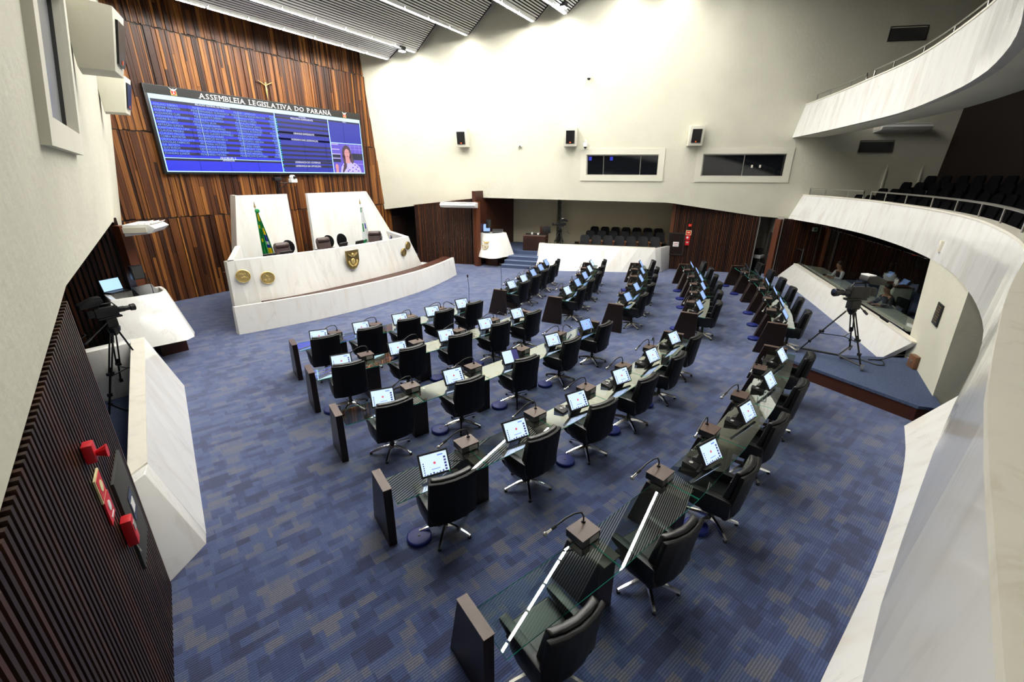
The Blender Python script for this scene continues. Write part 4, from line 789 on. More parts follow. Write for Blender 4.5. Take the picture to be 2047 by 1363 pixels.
t = thing('wall_loudspeaker', 'small black loudspeaker on the brown wall behind the right pulpit', 'loudspeaker', (18.0, 12.55, 2.0), 0.1); obj('cabinet', G().box(-0.13, 0.13, -0.14, 0.0, -0.2, 0.2), 'black', t, bevel=0.01); obj('grille', G().box(-0.11, 0.11, -0.152, -0.14, -0.18, 0.18), 'grille', t)
def balustrade(label, base, top, inn, zt, loc, mt='marble', panels=4, ret=None):
    t = thing('marble_balustrade', label, 'balustrade', (*loc, 0)); d = -Vector(t.location)
    (b0, b1), (t0, t1), (i0, i1) = base, top, inn
    def mx(a, b, u): return (a[0] + (b[0] - a[0]) * u, a[1] + (b[1] - a[1]) * u)
    for s in range(panels):
        u, v = s / panels, (s + 1) / panels
        g = G(); g.loft([[(*mx(b0, b1, u), 0), (*mx(t0, t1, u), zt), (*mx(i0, i1, u), zt), (*mx(i0, i1, u), 0)], [(*mx(b0, b1, v), 0), (*mx(t0, t1, v), zt), (*mx(i0, i1, v), zt), (*mx(i0, i1, v), 0)]]); obj('marble_panel', g.sh(d), mt, t)
    if ret:
        for R_ in ret:
            g = G(); g.loft([[(*p, 0) for p in R_[0]], [(*p, R_[2]) for p in R_[1]]]); obj('return_panel', g.sh(d), mt, t, bevel=0.01)
    g = G(); g.loft([[(*t0, zt), (*t1, zt), (*i1, zt), (*i0, zt)], [(*t0, zt + 0.02), (*t1, zt + 0.02), (*i1, zt + 0.02), (*i0, zt + 0.02)]]); obj('coping', g.sh(d), 'marble_edge', t)
    return t
balustrade('white marble balustrade of the left press area beside the near slatted wall', ((1.61, 5.46), (3.42, 10.25)), ((1.36, 5.72), (3.12, 10.62)), ((1.13, 5.6), (2.9, 10.62)), 1.1, (2.3, 7.8), panels=5,
    ret=[([(1.05, 5.04), (1.53, 5.28), (1.61, 5.46), (1.3, 5.7), (0.95, 5.3)], [(1.08, 5.42), (1.26, 5.52), (1.36, 5.72), (1.13, 5.6), (1.0, 5.5)], 1.1), ([(2.1, 10.8), (3.3, 10.45), (3.42, 10.25), (3.1, 10.2), (2.0, 10.55)], [(2.1, 10.85), (3.0, 10.78), (3.12, 10.62), (2.9, 10.5), (2.05, 10.6)], 1.1)])
balustrade('white marble balustrade in front of the press seats on the right', ((18.05, 9.88), (20.62, 4.88)), ((19.02, 10.02), (20.68, 5.04)), ((19.2, 10.1), (20.86, 5.1)), 1.1, (19.5, 7.4), panels=7,
    ret=[([(20.62, 4.88), (20.98, 4.72), (21.94, 4.6), (21.94, 4.78), (20.86, 5.1)], [(20.68, 5.04), (20.98, 4.86), (21.94, 4.66), (21.94, 4.78), (20.86, 5.1)], 1.1), ([(18.05, 9.88), (19.2, 10.0), (20.3, 10.6), (20.2, 10.72), (18.9, 10.3)], [(19.02, 10.02), (19.2, 9.98), (20.3, 10.55), (20.2, 10.68), (19.1, 10.25)], 1.1)])
# ------------------------------------------------------------------ legislators' desks
def mb(a, b, u): return a + (b - a) * u
def star_leg(a, r=0.35):
    c, s = math.cos(a), math.sin(a)
    def sec(d, z, w, h): return [(c * d - s * w, s * d + c * w, z), (c * d + s * w, s * d - c * w, z), (c * d + s * w * 0.6, s * d - c * w * 0.6, z + h), (c * d - s * w * 0.6, s * d + c * w * 0.6, z + h)]
    return G().loft([sec(0.02, 0.085, 0.026, 0.045), sec(0.15, 0.08, 0.026, 0.035), sec(r - 0.06, 0.045, 0.022, 0.026), sec(r, 0.03, 0.02, 0.02)])
def make_chair():
    t = thing('swivel_chair', 'chair', 'chair', (0, 0, 0), 0, 'legislators swivel chairs')
    lg = None
    for k in range(5):
        o = obj('leg', star_leg(PI / 2 + 2 * PI * k / 5), 'chrome', t, smooth=True)
        a = PI / 2 + 2 * PI * k / 5; obj('glide', G().lathe([(0.024, 0.0), (0.024, 0.03), (0.015, 0.045)], 10, (0.335 * math.cos(a), 0.335 * math.sin(a), 0)), 'black', o)
    obj('column', G().lathe([(0.045, 0.07), (0.045, 0.14), (0.032, 0.16), (0.032, 0.40)], 14), 'black_metal', t, smooth=True)
    obj('seat_pan', G().prismx([(-0.28, 0.40), (-0.1, 0.355), (0.18, 0.36), (0.27, 0.40), (0.25, 0.45), (-0.26, 0.45)], -0.27, 0.27), 'leather_back', t, bevel=0.02)
    obj('seat_cushion', G().loft([[(-0.235, -0.2, 0.43), (0.235, -0.2, 0.43), (0.235, 0.28, 0.45), (-0.235, 0.28, 0.45)], [(-0.235, -0.2, 0.52), (0.235, -0.2, 0.52), (0.235, 0.28, 0.54), (-0.235, 0.28, 0.54)]]), 'leather', t, bevel=0.035, seg=3)
    for s_ in (-1, 1):
        x0, x1 = (s_ * 0.22, s_ * 0.31)
        obj('arm', G().prismx([(-0.27, 0.40), (0.02, 0.37), (0.14, 0.43), (0.17, 0.53), (0.30, 0.57), (0.31, 0.625), (0.18, 0.635), (-0.27, 0.65)], min(x0, x1), max(x0, x1)), 'leather', t, bevel=0.02)
    def back(w, z0, z1, y0, th, lean, bulge):
        g = G(); rings = []
        for i in range(7):
            v = i / 6; z = z0 + (z1 - z0) * v; yb = y0 - lean * v; ww = w * (1.0 - 0.03 * v)
            f = [(ww * (u / 4 - 0.5), yb + bulge * (2 * abs(u / 4 - 0.5)) ** 2, z) for u in range(5)]
            rings.append(f + [(x, y - th, zz) for x, y, zz in reversed(f)])
        return g.loft(rings)
    obj('backrest_shell', back(0.60, 0.37, 1.03, -0.25, 0.055, 0.10, 0.06), 'leather_back', t, bevel=0.018)
    obj('backrest_cushion', back(0.52, 0.50, 1.05, -0.155, 0.085, 0.12, 0.05), 'leather', t, bevel=0.03, seg=3)
    obj('tilt_lever', G().tube([(0.1, 0.05, 0.36), (0.3, 0.07, 0.33)], 0.009, 6), 'black', t)
    return t
CH0 = make_chair(); CHN = [0]
def make_monitor(kind):
    t = thing('desk_monitor', 'monitor', 'monitor', (0, 0, 0), 0, 'desk monitors')
    obj('stand', G().prismx([(0.02, 0), (0.2, 0), (0.2, 0.03), (0.14, 0.05), (0.11, 0.15), (0.07, 0.13)], -0.1, 0.1), 'black', t, bevel=0.008)
    mm = Matrix.Translation((0, -0.05, 0.045)) @ Matrix.Rotation(-0.58, 4, 'X'); W2, H2 = 0.19, 0.29
    cs = obj('casing', G().box(-W2, W2, -0.01, 0.025, 0, H2).xf(mm), 'bezel', t, bevel=0.006)
    def pan(x0, x1, z0, z1, d): return G().box(x0, x1, -0.012 - d, -0.0115 - d, z0, z1).xf(mm)
    m1 = {'w': 'mon_white', 'b': 'mon_pale', 'd': 'mon_dark', 's': 'mon_white'}[kind]
    sc_ = obj('screen', pan(-0.168, 0.168, 0.025, 0.265, 0.0), m1, t)
    if kind in 'wb':
        g = G(); g.lathe([(0.016, -0.0135), (0.016, -0.013)], 14, (0, 0, 0.15), axis='Y'); obj('red_emblem', g.xf(mm), 'mon_red', sc_)
        g = G()
        for k in range(6): x = -0.146 + 0.0; g.box(-0.146, -0.132, -0.0135, -0.013, 0.03 + k * 0.026, 0.045 + k * 0.026)
        for k in range(5): g.box(0.118, 0.146, -0.0135, -0.013, 0.035 + k * 0.036, 0.06 + k * 0.036)
        for k in range(6): g.box(-0.12 + k * 0.04, -0.1 + k * 0.04, -0.0135, -0.013, 0.027, 0.035 + 0.006 * (k % 3))
        obj('icons', g.xf(mm), 'mon_dark', sc_); obj('caption', G().box(-0.05, 0.06, -0.0135, -0.013, 0.075, 0.083).box(0.05, 0.12, -0.0135, -0.013, 0.225, 0.24).xf(mm), 'mon_blue', sc_)
    if kind == 's': obj('side_menu', pan(0.04, 0.168, 0.025, 0.265, 0.001), 'mon_dark', sc_)
    obj('power_light', G().box(0.16, 0.166, -0.0125, -0.0115, 0.012, 0.018).xf(mm), 'led', cs); return t
MON = {k: make_monitor(k) for k in 'wbs'}; MUSED = set()
def make_mic(sgn, reach):
    t = thing('microphone', 'mic', 'microphone', (0, 0, 0), 0, 'gooseneck desk microphones')
    P = [(0, 0, 0), (0, 0, 0.07), (-0.03 * sgn, 0.01, 0.13), (-0.11 * sgn, 0.02, 0.145), (-reach * 0.6 * sgn, 0.04, 0.12), (-reach * sgn, 0.06, 0.05)]
    obj('gooseneck', G().tube(P, 0.009, 7), 'black', t, smooth=True); e = Vector(P[-1]); dd = (e - Vector(P[-2])).normalized()
    obj('holder', G().tube([e - dd * 0.03, e + dd * 0.03], 0.016, 8), 'black', t); h = obj('handle', G().tube([e + dd * 0.02, e + dd * 0.09], [0.011, 0.014], 8), 'chrome', t, smooth=True)
    obj('head', G().ball(tuple(e + dd * 0.11), 0.026, 10, 7), 'steel', h, smooth=True); return t
MIC = {1: make_mic(1, 0.34), -1: make_mic(-1, 0.28)}; MICUSED = set()
FOOT = None
def make_foot():
    t = thing('footrest', 'footrest', 'footrest', (0, 0, 0), 0, 'round blue footrests'); obj('pad', G().lathe([(0.04, 0.055), (0.125, 0.055), (0.145, 0.05)], 24), 'blue', t, smooth=True); obj('rim', G().lathe([(0.10, 0.0), (0.15, 0.0), (0.152, 0.045), (0.14, 0.055), (0.13, 0.05)], 24), 'blue', t, smooth=True)
    obj('hub', G().lathe([(0.015, 0.05), (0.015, 0.062)], 10), 'black', t); return t
FOOT = make_foot(); FUSED = [0]
def use(proto, flag, key):
    if key not in flag: flag.add(key); return proto
    return dup(proto)
USED = set(); PROTO = {}
def desk_row(rowname, block, A, B, n, sag, cons, vis):
    A, B = Vector((*A, 0)), Vector((*B, 0)); ch = B - A; L = ch.length; tx = ch.normalized(); nf = Vector((-tx.y, tx.x, 0))   # nf: to the front
    R_ = L * L / (8 * sag) + sag / 2
    def pt(u):
        s = (u - 0.5) * L; off = math.sqrt(R_ * R_ - s * s) - math.sqrt(R_ * R_ - L * L / 4)
        p = A + tx * (u * L) - nf * off; sl = s / math.sqrt(R_ * R_ - s * s); t = (tx + nf * sl).normalized(); return p, t, Vector((-t.y, t.x, 0))
    mid = pt(0.5)[0]; side = 'left' if block == 0 else 'right'
    t = thing('legislators_desk', 'dark wooden desk row with glass tops, %s row of the %s block' % (rowname, side), 'desk', (mid.x, mid.y, 0), 0, 'curved rows of legislators desks')
    d = -Vector(t.location)
    def panel(u, w, shift, name, zt=0.82, zb=0.0):
        p, tt, nn = pt(u); p = p + tt * shift; g = G()
        prof = [(0.2, 0), (-0.43, 0), (-0.43, zt), (0.0, zt)]
        g.loft([[tuple(p + tt * (x * w) + nn * y + Vector((0, 0, z))) for y, z in prof] for x in (-0.5, 0.5)]); return obj(name, g.sh(d), 'desk', t, bevel=0.006, seg=1), p, tt, nn
    for u, s_ in ((0, 0.05), (1, -0.05)):
        o, p, tt, nn = panel(u, 0.1, s_, 'end_panel')
        g = G(); g.loft([[tuple(p + tt * (x * 0.104) + nn * y + Vector((0, 0, z))) for x, y in ((-0.5, 0.005), (0.5, 0.005), (0.5, -0.435), (-0.5, -0.435))] for z in (0.818, 0.826)]); obj('cap', g.sh(d), 'desktop', o)
    for k in range(1, n):
        u = k / n; o, p, tt, nn = panel(u, 0.27, 0, 'pedestal', 0.70)
        def bx(x0, x1, y0, y1, z0, z1): return G().loft([[tuple(p + tt * x + nn * y + Vector((0, 0, z))) for x, y in ((x0, y0), (x1, y0), (x1, y1), (x0, y1))] for z in (z0, z1)])
        c_ = obj('console', bx(-0.135, 0.135, -0.21, 0.02, 0.735, 0.822).sh(d), 'black', t, bevel=0.005, seg=1)
        obj('console_top', bx(-0.137, 0.137, -0.212, 0.022, 0.822, 0.83).sh(d), 'desktop', c_)
        pl_ = obj('socket_plate', bx(-0.03, 0.10, -0.218, -0.21, 0.745, 0.81).sh(d), 'socket', c_); 
        obj('mic_collar', G().lathe([(0.025, 0), (0.018, 0.02)], 10, tuple(p + tt * 0.07 + nn * -0.03 + Vector((0, 0, 0.83)) + d)), 'black', c_)
        obj('base_plate', bx(-0.12, 0.12, -0.48, -0.215, 0.7, 0.712).sh(d), 'desktop', o)
    for k in range(n):
        u0, u1 = k / n, (k + 1) / n; e0 = 0.1 if k == 0 else 0.006; e1 = 0.1 if k == n - 1 else 0.006
        g = G(); (p0, t0, n0), (p1, t1, n1) = pt(u0), pt(u1); q = [p0 + t0 * e0 - n0 * 0.10, p1 - t1 * e1 - n1 * 0.10, p1 - t1 * e1 - n1 * 0.60, p0 + t0 * e0 - n0 * 0.60]
        q = [tuple(v + d) for v in q]; z0, z1 = 0.72, 0.732
        g.add([(x, y, z0) for x, y, _ in q] + [(x, y, z1) for x, y, _ in q], [(3, 2, 1, 0), (4, 5, 6, 7)], 0); g.add([(x, y, z0) for x, y, _ in q] + [(x, y, z1) for x, y, _ in q], [(0, 1, 5, 4), (1, 2, 6, 5), (2, 3, 7, 6), (3, 0, 4, 7)], 1)
        obj('glass_top', g, ['glass', 'glass_edge'], t, fixn=False)
        um = (k + 0.5) / n; p, tt, nn = pt(um); rz = math.atan2(tt.y, tt.x); num = ORD[k] if block == 0 else ORD[n - 1 - k]
        where = '%s from the %s end of the %s row, %s block' % (num, 'left' if block == 0 else 'far right', rowname, side)
        random.seed(k * 17 + block * 131 + len(rowname) * 7)
        c = use(CH0, USED, 'chair'); cp = p - nn * (0.55 + random.uniform(-0.03, 0.03)) + tt * (random.uniform(-0.03, 0.03) + (-0.12 if rowname == 'rear' and block == 0 else 0.07)); c.location = (cp.x, cp.y, 0); c.rotation_euler = (0, 0, rz + random.uniform(-0.14, 0.03)); c['label'] = 'black leather swivel chair, ' + where
        kd = cons[k]
        if kd != '-':
            m_ = use(MON[kd], USED, 'mon' + kd); mp_ = p - nn * 0.40 + tt * random.uniform(0.0, 0.08); m_.location = (mp_.x, mp_.y, 0.733); m_.rotation_euler = (0, 0, rz - 0.18 + random.uniform(-0.06, 0.06)); m_['label'] = 'tilted lit desk monitor, ' + where
        if kd != '-' and rowname in ('fourth', 'rear') and (k >= 2 or block == 1):
            if 'term' not in USED:
                T0 = thing('voting_terminal', 'terminal', 'terminal', (0, 0, 0), 0, 'black voting terminals on the desks'); obj('body', G().prismx([(-0.09, 0), (0.09, 0), (0.09, 0.07), (-0.09, 0.03)], -0.07, 0.07), 'black', T0, bevel=0.008); obj('reader', G().lathe([(0.025, 0.052), (0.025, 0.058)], 12), 'socket', T0); obj('cord', G().tube([(0.06, 0.06, 0.02), (0.1, 0.1, 0.015), (0.18, 0.06, 0.012)], 0.006, 5), 'black', T0); USED.add('term'); v_ = T0; PROTO['t'] = T0
            else: v_ = dup(PROTO['t'])
            vp_ = p - nn * 0.24 - tt * 0.2; v_.location = (vp_.x, vp_.y, 0.733); v_.rotation_euler = (0, 0, rz + 0.1); v_['label'] = 'black voting terminal, ' + where
        sg = 1 if k < n - 1 else -1
        pc, tc, nc = pt((k + 1) / n if sg == 1 else k / n)
        mc = use(MIC[sg], USED, 'mic%d' % sg); mq = pc + tc * (0.07 * 1 if sg == 1 else 0.1) - nc * (0.03 if sg == 1 else 0.12); mc.location = (mq.x, mq.y, 0.832); mc.rotation_euler = (0, 0, math.atan2(tc.y, tc.x) + random.uniform(-0.2, 0.25)); mc['label'] = 'gooseneck microphone, ' + where
        if kd != '-' and (k * 7 + len(rowname)) % 4 != 1:
            f = use(FOOT, USED, 'foot'); fp_ = (p - nn * 0.5 - tt * (0.36 if k else 0.30)) if block == 0 else (p + nn * 0.2 + tt * 0.38); f.location = (fp_.x, fp_.y, 0); f['label'] = 'round blue footrest, ' + where
    return pt
rows = [('front', (5.02, 8.83), (9.61, 7.55), 5, 0.15, 'wwwww'), ('second', (4.35, 7.285), (9.77, 5.80), 5, 0.21, 'wwwww'), ('third', (3.63, 5.60), (9.93, 3.97), 5, 0.28, 'wwswb'), ('fourth', (2.85, 3.75), (10.13, 2.02), 6, 0.37, 'wwwwww'), ('rear', (2.05, 1.80), (10.36, -0.03), 6, 0.38, '--wwww')]
rrows = [('front', (11.2, 7.6), (16.1, 8.6), 5, 0.15, 'wwbbb'), ('second', (11.36, 5.74), (17.1, 7.05), 5, 0.21, 'wbbww'), ('third', (11.6, 3.95), (18.1, 5.35), 5, 0.28, 'bbbbb'), ('fourth', (11.85, 2.02), (18.97, 3.58), 6, 0.33, 'bbbbbb'), ('rear', (12.1, -0.0), (19.85, 1.7), 6, 0.38, 'bbbbbb')]
for r_ in rows: desk_row(r_[0], 0, *r_[1:5], r_[5], True)
for r_ in rrows: desk_row(r_[0], 1, *r_[1:5], r_[5], True)
micstand((9.52, 7.3, 0.83), 0.72, 'tall thin microphone at the aisle end of the front row, left block', 0.006); micstand((11.27, 7.35, 0.83), 0.75, 'tall thin microphone at the aisle end of the front row, right block', 0.006)
# ------------------------------------------------------------------ press seats on the right and gallery seats
def make_seat(name, cat, group, mt, arm=True, simple=False):
    t = thing(name, 'seat', cat, (0, 0, 0), 0, group)
    rings = []
    for z, w, y in ((0.36, 0.21, -0.2), (0.5, 0.23, -0.22), (0.75, 0.225, -0.27), (0.85, 0.2, -0.29), (0.9, 0.14, -0.30)):
        rings.append([(-w, y, z), (-w * 0.5, y - 0.03, z), (w * 0.5, y - 0.03, z), (w, y, z), (w, y - 0.07, z), (w * 0.5, y - 0.1, z), (-w * 0.5, y - 0.1, z), (-w, y - 0.07, z)])
    obj('backrest', G().loft(rings), mt, t, smooth=True)
    obj('seat_cushion', G().box(-0.23, 0.23, -0.2, 0.24, 0.36, 0.46), mt, t, bevel=0.025 if not simple else 0.0)
    obj('pedestal', G().box(-0.2, 0.2, -0.06, 0.06, 0, 0.37), 'black_metal', t)
    if not simple:
        for q_ in t.children: q_.scale.z = 0.91
    if arm:
        for s_ in (-1, 1): obj('armrest', G().box(s_ * 0.25 - 0.02, s_ * 0.25 + 0.02, -0.22, 0.16, 0.58, 0.61).box(s_ * 0.25 - 0.012, s_ * 0.25 + 0.012, -0.12, 0.0, 0.0, 0.58), 'terra', t)
    return t
PS = make_seat('press_chair', 'seat', 'press seats behind the right balustrade', 'fabric_grey'); first = True
for ri, (a, b, z) in enumerate((((20.12, 8.3), (21.3, 5.22), 0.68), ((21.4, 8.55), (22.55, 5.3), 0.76), ((22.75, 8.85), (23.8, 5.7), 0.82))):
    for k in range(7):
        u = k / 6; o = PS if first else dup(PS); first = False
        o.location = (mb(a[0], b[0], u) , mb(a[1], b[1], u), z); o.rotation_euler.z = PI / 2 + 0.36; o['label'] = 'charcoal press seat, %s from the left in the %s row behind the right balustrade' % (ORD[k], ('front', 'middle', 'back')[ri])
g = G(); g.prism([(20.9, 9.1), (22.1, 4.75), (25.0, 3.9), (22.6, 9.9)], 0.68, 0.76); struct('floor_press_tier', g, 'backing')
g = G(); g.prism([(22.0, 9.3), (23.0, 4.6), (25.0, 3.9), (22.6, 9.9)], 0.76, 0.82); struct('floor_press_tier', g, 'backing')
GS = make_seat('gallery_seat', 'seat', 'dark gallery seats of the mezzanine', 'fabric_black', False, True); first = True
for ri, (P, z) in enumerate(GAL):
    acc = 0.0; k = 0; last = P[0]
    for p in P[1:]:
        acc += (p - last).length; last = p
        if acc >= 0.5 and XR(p.y, 3.0) - 0.5 > p.x and p.x > 8.0:
            t_ = (P[min(P.index(p) + 1, len(P) - 1)] - P[max(P.index(p) - 1, 0)]).normalized(); acc = 0.0
            o = GS if first else dup(GS); first = False; o.location = (p.x, p.y, z); o.rotation_euler.z = math.atan2(-t_.y, -t_.x); o['label'] = 'black gallery seat, %s from the cream wall in the %s row behind the mezzanine railing' % (ORD[k], ORD[ri]); k += 1
# ------------------------------------------------------------------ television cameras
def tvcam(label, loc, rz, head_z, feet, dolly=False, camrz=0.0, hood='black'):
    t = thing('television_camera', label, 'video camera', loc, rz); hz = head_z
    for f in feet:
        f = Vector((*f, 0.06 if dolly else 0.0)); a = Vector((f.x * 0.12, f.y * 0.12, hz - 0.22)); side = Vector((-f.y, f.x, 0)).normalized() * 0.035; m_ = a.lerp(f, 0.5)
        g = G(); g.tube([a + side, m_ + side * 0.8], 0.014, 6); g.tube([a - side, m_ - side * 0.8], 0.014, 6); g.tube([a.lerp(f, 0.42), f], 0.017, 6); g.obox(tuple(m_), (0.1, 0.06, 0.05), math.atan2(f.y, f.x)); g.obox(tuple(a.lerp(f, 0.76)), (0.06, 0.05, 0.06), math.atan2(f.y, f.x)); obj('tripod_leg', g, 'black_metal', t)
    obj('spreader', G().tube([Vector((feet[0][0] * 0.6, feet[0][1] * 0.6, hz * 0.4)), (0, 0, hz * 0.42), Vector((feet[1][0] * 0.6, feet[1][1] * 0.6, hz * 0.4))], 0.01, 5).tube([(0, 0, hz * 0.42), Vector((feet[2][0] * 0.6, feet[2][1] * 0.6, hz * 0.4))], 0.01, 5), 'black_metal', t)
    if dolly:
        for f in feet:
            o = obj('dolly_arm', G().tube([(0, 0, 0.12), (f[0] * 1.02, f[1] * 1.02, 0.1)], 0.022, 6), 'black_metal', t); obj('caster', G().lathe([(0.05, -0.02), (0.05, 0.02)], 12, (f[0] * 1.03, f[1] * 1.03, 0.05), axis='Y').box(f[0] * 1.03 - 0.03, f[0] * 1.03 + 0.03, f[1] * 1.03 - 0.035, f[1] * 1.03 + 0.035, 0.07, 0.13), 'steel', o)
    obj('bowl', G().lathe([(0.03, -0.28), (0.09, -0.2), (0.1, -0.13), (0.06, -0.12)], 14, (0, 0, hz)), 'black_metal', t, smooth=True)
    mm = Matrix.Translation((0, 0, hz)) @ Matrix.Rotation(camrz, 4, 'Z') @ Matrix.Scale(1.15 if dolly else 0.85, 4)     # the camera looks along +Y
    obj('fluid_head', G().box(-0.07, 0.07, -0.09, 0.09, -0.13, 0.04).box(-0.05, 0.05, -0.2, 0.2, 0.04, 0.08).xf(mm), 'black', t, bevel=0.01)
    bd_ = obj('camera_body', G().box(-0.06, 0.06, -0.22, 0.16, 0.09, 0.29).box(-0.05, 0.05, -0.34, -0.22, 0.12, 0.27).xf(mm), 'black', t, bevel=0.012)
    obj('handle', G().tube([(0, -0.14, 0.29), (0, -0.12, 0.36), (0, 0.1, 0.36), (0, 0.14, 0.29)], 0.015, 6).xf(mm), 'black', bd_)
    ln = obj('lens', G().lathe([(0.05, 0.16), (0.06, 0.18), (0.06, 0.27), (0.05, 0.28), (0.05, 0.36), (0.07, 0.37), (0.075, 0.45), (0.065, 0.46)], 14, (0, 0, 0.19), axis='Y').xf(mm), 'black', t, smooth=True); obj('front_element', G().lathe([(0.06, 0.455), (0.06, 0.462)], 14, (0, 0, 0.19), axis='Y').xf(mm), 'window_dark', ln)
    vf = obj('viewfinder', G().prismx([(-0.42, 0.33), (-0.12, 0.36), (-0.04, 0.42), (-0.06, 0.5), (-0.2, 0.52), (-0.44, 0.42)], -0.1, 0.1).xf(mm), 'black', t, bevel=0.015); obj('hood', G().box(-0.1, 0.1, -0.2, -0.06, 0.5, 0.525).xf(mm), hood, vf, bevel=0.01)
    for s_ in (-1, 1): o = obj('pan_bar', G().tube([(0.06 * s_, -0.08, -0.02), (0.22 * s_, -0.5, -0.28)], 0.012, 6).xf(mm), 'black_metal', t); obj('grip', G().tube([(0.19 * s_, -0.43, -0.235), (0.24 * s_, -0.56, -0.32)], 0.024, 8).xf(mm), 'black', o)
    return t
tvcam('large television camera on a wheeled tripod upon the right platform', (11.62, -1.5, 0.33), 0, 1.36, [(-0.42, -0.38), (0.1, 0.75), (0.86, -0.28)], True, 0.62, 'white')
tvcam('television camera on a tripod behind the left marble balustrade', (2.55, 10.0, 0.12), 0, 1.62, [(0.42, -0.05), (-0.5, -0.2), (-0.05, 0.55)], False, -1.6)
tvcam('distant television camera on a tripod behind the right balustrade', (20.35, 9.75, 0.68), 0, 1.1, [(0.35, 0.1), (-0.25, 0.3), (-0.1, -0.35)], False, 0.6, 'white')
def cable(pts, label, r=0.012):
    P = spline([p[:2] for p in pts], 0.08); t = thing('cable', label, 'cable', pts[0]); n = len(P); out = []
    for i, p in enumerate(P):
        u = i / (n - 1) * (len(pts) - 1); k = min(int(u), len(pts) - 2); z = mb(pts[k][2], pts[k + 1][2], u - k); out.append((p.x - pts[0][0], p.y - pts[0][1], z - pts[0][2]))
    obj('lead', G().tube(out, r, 6), 'black', t, smooth=True); obj('plug', G().tube([out[-2], out[-1]], r * 1.8, 8), 'black', t)
cable([(11.75, -1.55, 0.345), (11.9, -1.9, 0.345), (11.7, -2.3, 0.345), (12.1, -2.35, 0.345), (12.0, -2.1, 0.345), (12.2, -2.5, 0.345), (12.25, -2.75, 0.5), (12.05, -2.86, 0.52)], 'black cable from the right television camera across the platform')
cable([(2.75, 9.9, 0.135), (2.9, 9.6, 0.135), (2.6, 9.3, 0.135), (2.3, 9.6, 0.135), (2.2, 10.3, 0.135)], 'black cable looped on the blue carpet behind the left balustrade')
t = thing('junction_box', 'brown floor socket box leaning on the cream pier', 'junction box', (12.0, -2.86, 0.33), 0.25); obj('box', G().box(-0.13, 0.13, -0.05, 0.05, 0, 0.28), 'terra', t, bevel=0.012); obj('socket', G().lathe([(0.03, 0.05), (0.03, 0.06)], 12, (0, 0, 0.14), axis='Y'), 'steel', t)
t = thing('plaque', 'dark bronze plaque on the cream pier', 'plaque', (11.72, -2.905, 1.62), 0); obj('plate', G().box(-0.19, 0.19, 0, 0.025, -0.22, 0.22), 'black', t, bevel=0.008); g = G()
for k in range(7): g.box(-0.15 + 0.02 * (k % 3), 0.15 - 0.025 * ((k + 1) % 3), 0.025, 0.03, 0.15 - k * 0.05, 0.172 - k * 0.05)
tag(obj('raised_lines', g, 'bronze', t), kind='stuff')
k_ = min(range(len(LP)), key=lambda i: abs(LP[i].x - 13.2)); t = thing('wall_switch', 'ivory switch box on the marble mezzanine parapet', 'switch', (LP[k_].x, LP[k_].y - 0.03, 2.82)); obj('box', G().box(-0.07, 0.05, 0, 0.06, -0.12, 0.12), 'offwhite', t, bevel=0.01); obj('rocker', G().box(-0.03, 0.02, 0.06, 0.07, -0.03, 0.03), 'white', t)
# ------------------------------------------------------------------ flags on the rostrum
def flag(label, loc, h, bands, lean, tip):
    t = thing('flag', label, 'flag', loc); top = Vector((0, 0, h))
    obj('pole', G().tube([(0, 0, 0), (0, 0, h)], 0.016, 8), 'steel', t); obj('finial', G().lathe([(0.012, 0), (0.035, 0.03), (0.02, 0.08), (0.004, 0.2)], 8, (0, 0, h)), 'bronze', t)
    obj('rosette', G().ball((0.03, -0.04, h - 0.1), 0.07, 10, 6, sc=(1.2, 0.6, 1)), tip, t)
    rnd = random.Random(3); nseg = 15; nz = 15; V = []
    for i in range(nz + 1):
        v = i / nz; z = h - 0.1 - v * 1.62; w = 0.05 + 0.30 * v ** 0.9
        V.append([(lean * v + (j / nseg - 0.42) * w * 1.25, -0.04 - 0.055 * math.sin(j * 1.7 + v * 2) * (0.3 + v) - 0.02 * v, z - 0.12 * abs(j / nseg - 0.5) * v) for j in range(nseg + 1)])
    parts = {}
    for i in range(nz):
        for j in range(nseg):
            m_ = bands((j + 0.5) / nseg, (i + 0.5) / nz); parts.setdefault(m_, []).append((i, j))
    for m_, cells in parts.items():
        g = G()
        for i, j in cells:
            q = [V[i][j], V[i][j + 1], V[i + 1][j + 1], V[i + 1][j]]; g.add(q + [(x, y + 0.012, z) for x, y, z in q], [(0, 1, 2, 3), (7, 6, 5, 4), (0, 4, 5, 1), (1, 5, 6, 2), (2, 6, 7, 3), (3, 7, 4, 0)])
        obj('cloth_' + m_.split('_')[1], g, m_, t, smooth=False)
def br(u, v):
    if v < 0.22: return 'flag_yellow' if 0.3 < u < 0.75 else 'flag_green'
    d = abs(v - 0.62) / 0.3
    if 0.62 < u < 0.92 and d < 0.42: return 'flag_blue' if abs(v - 0.63) > 0.03 else 'flag_white'
    if 0.6 < u < 0.95 and d < 0.85: return 'flag_yellow'
    if 0.22 < u < 0.42 and (0.25 < v < 0.36 or 0.5 < v < 0.62): return 'flag_yellow'
    return 'flag_green'
def pa(u, v):
    if v > 0.78 and u < 0.7 - (v - 0.78): return 'flag_green'
    if 0.5 < u < 0.8 and 0.42 < v < 0.56: return 'flag_blue'
    if 0.22 < u < 0.36 and 0.38 < v < 0.62 and int(v * 30) % 2: return 'flag_green'
    if v < 0.14: return 'flag_green' if u < 0.3 else 'flag_white'
    return 'flag_white'
flag('green and yellow Brazilian flag hanging before the narrow marble slab', (8.25, 15.0, 1.0), 2.16, br, 0.09, 'flag_green')
flag('white flag with green bands hanging before the wide marble slab', (12.52, 15.0, 1.0), 2.08, pa, 0.03, 'flag_white')
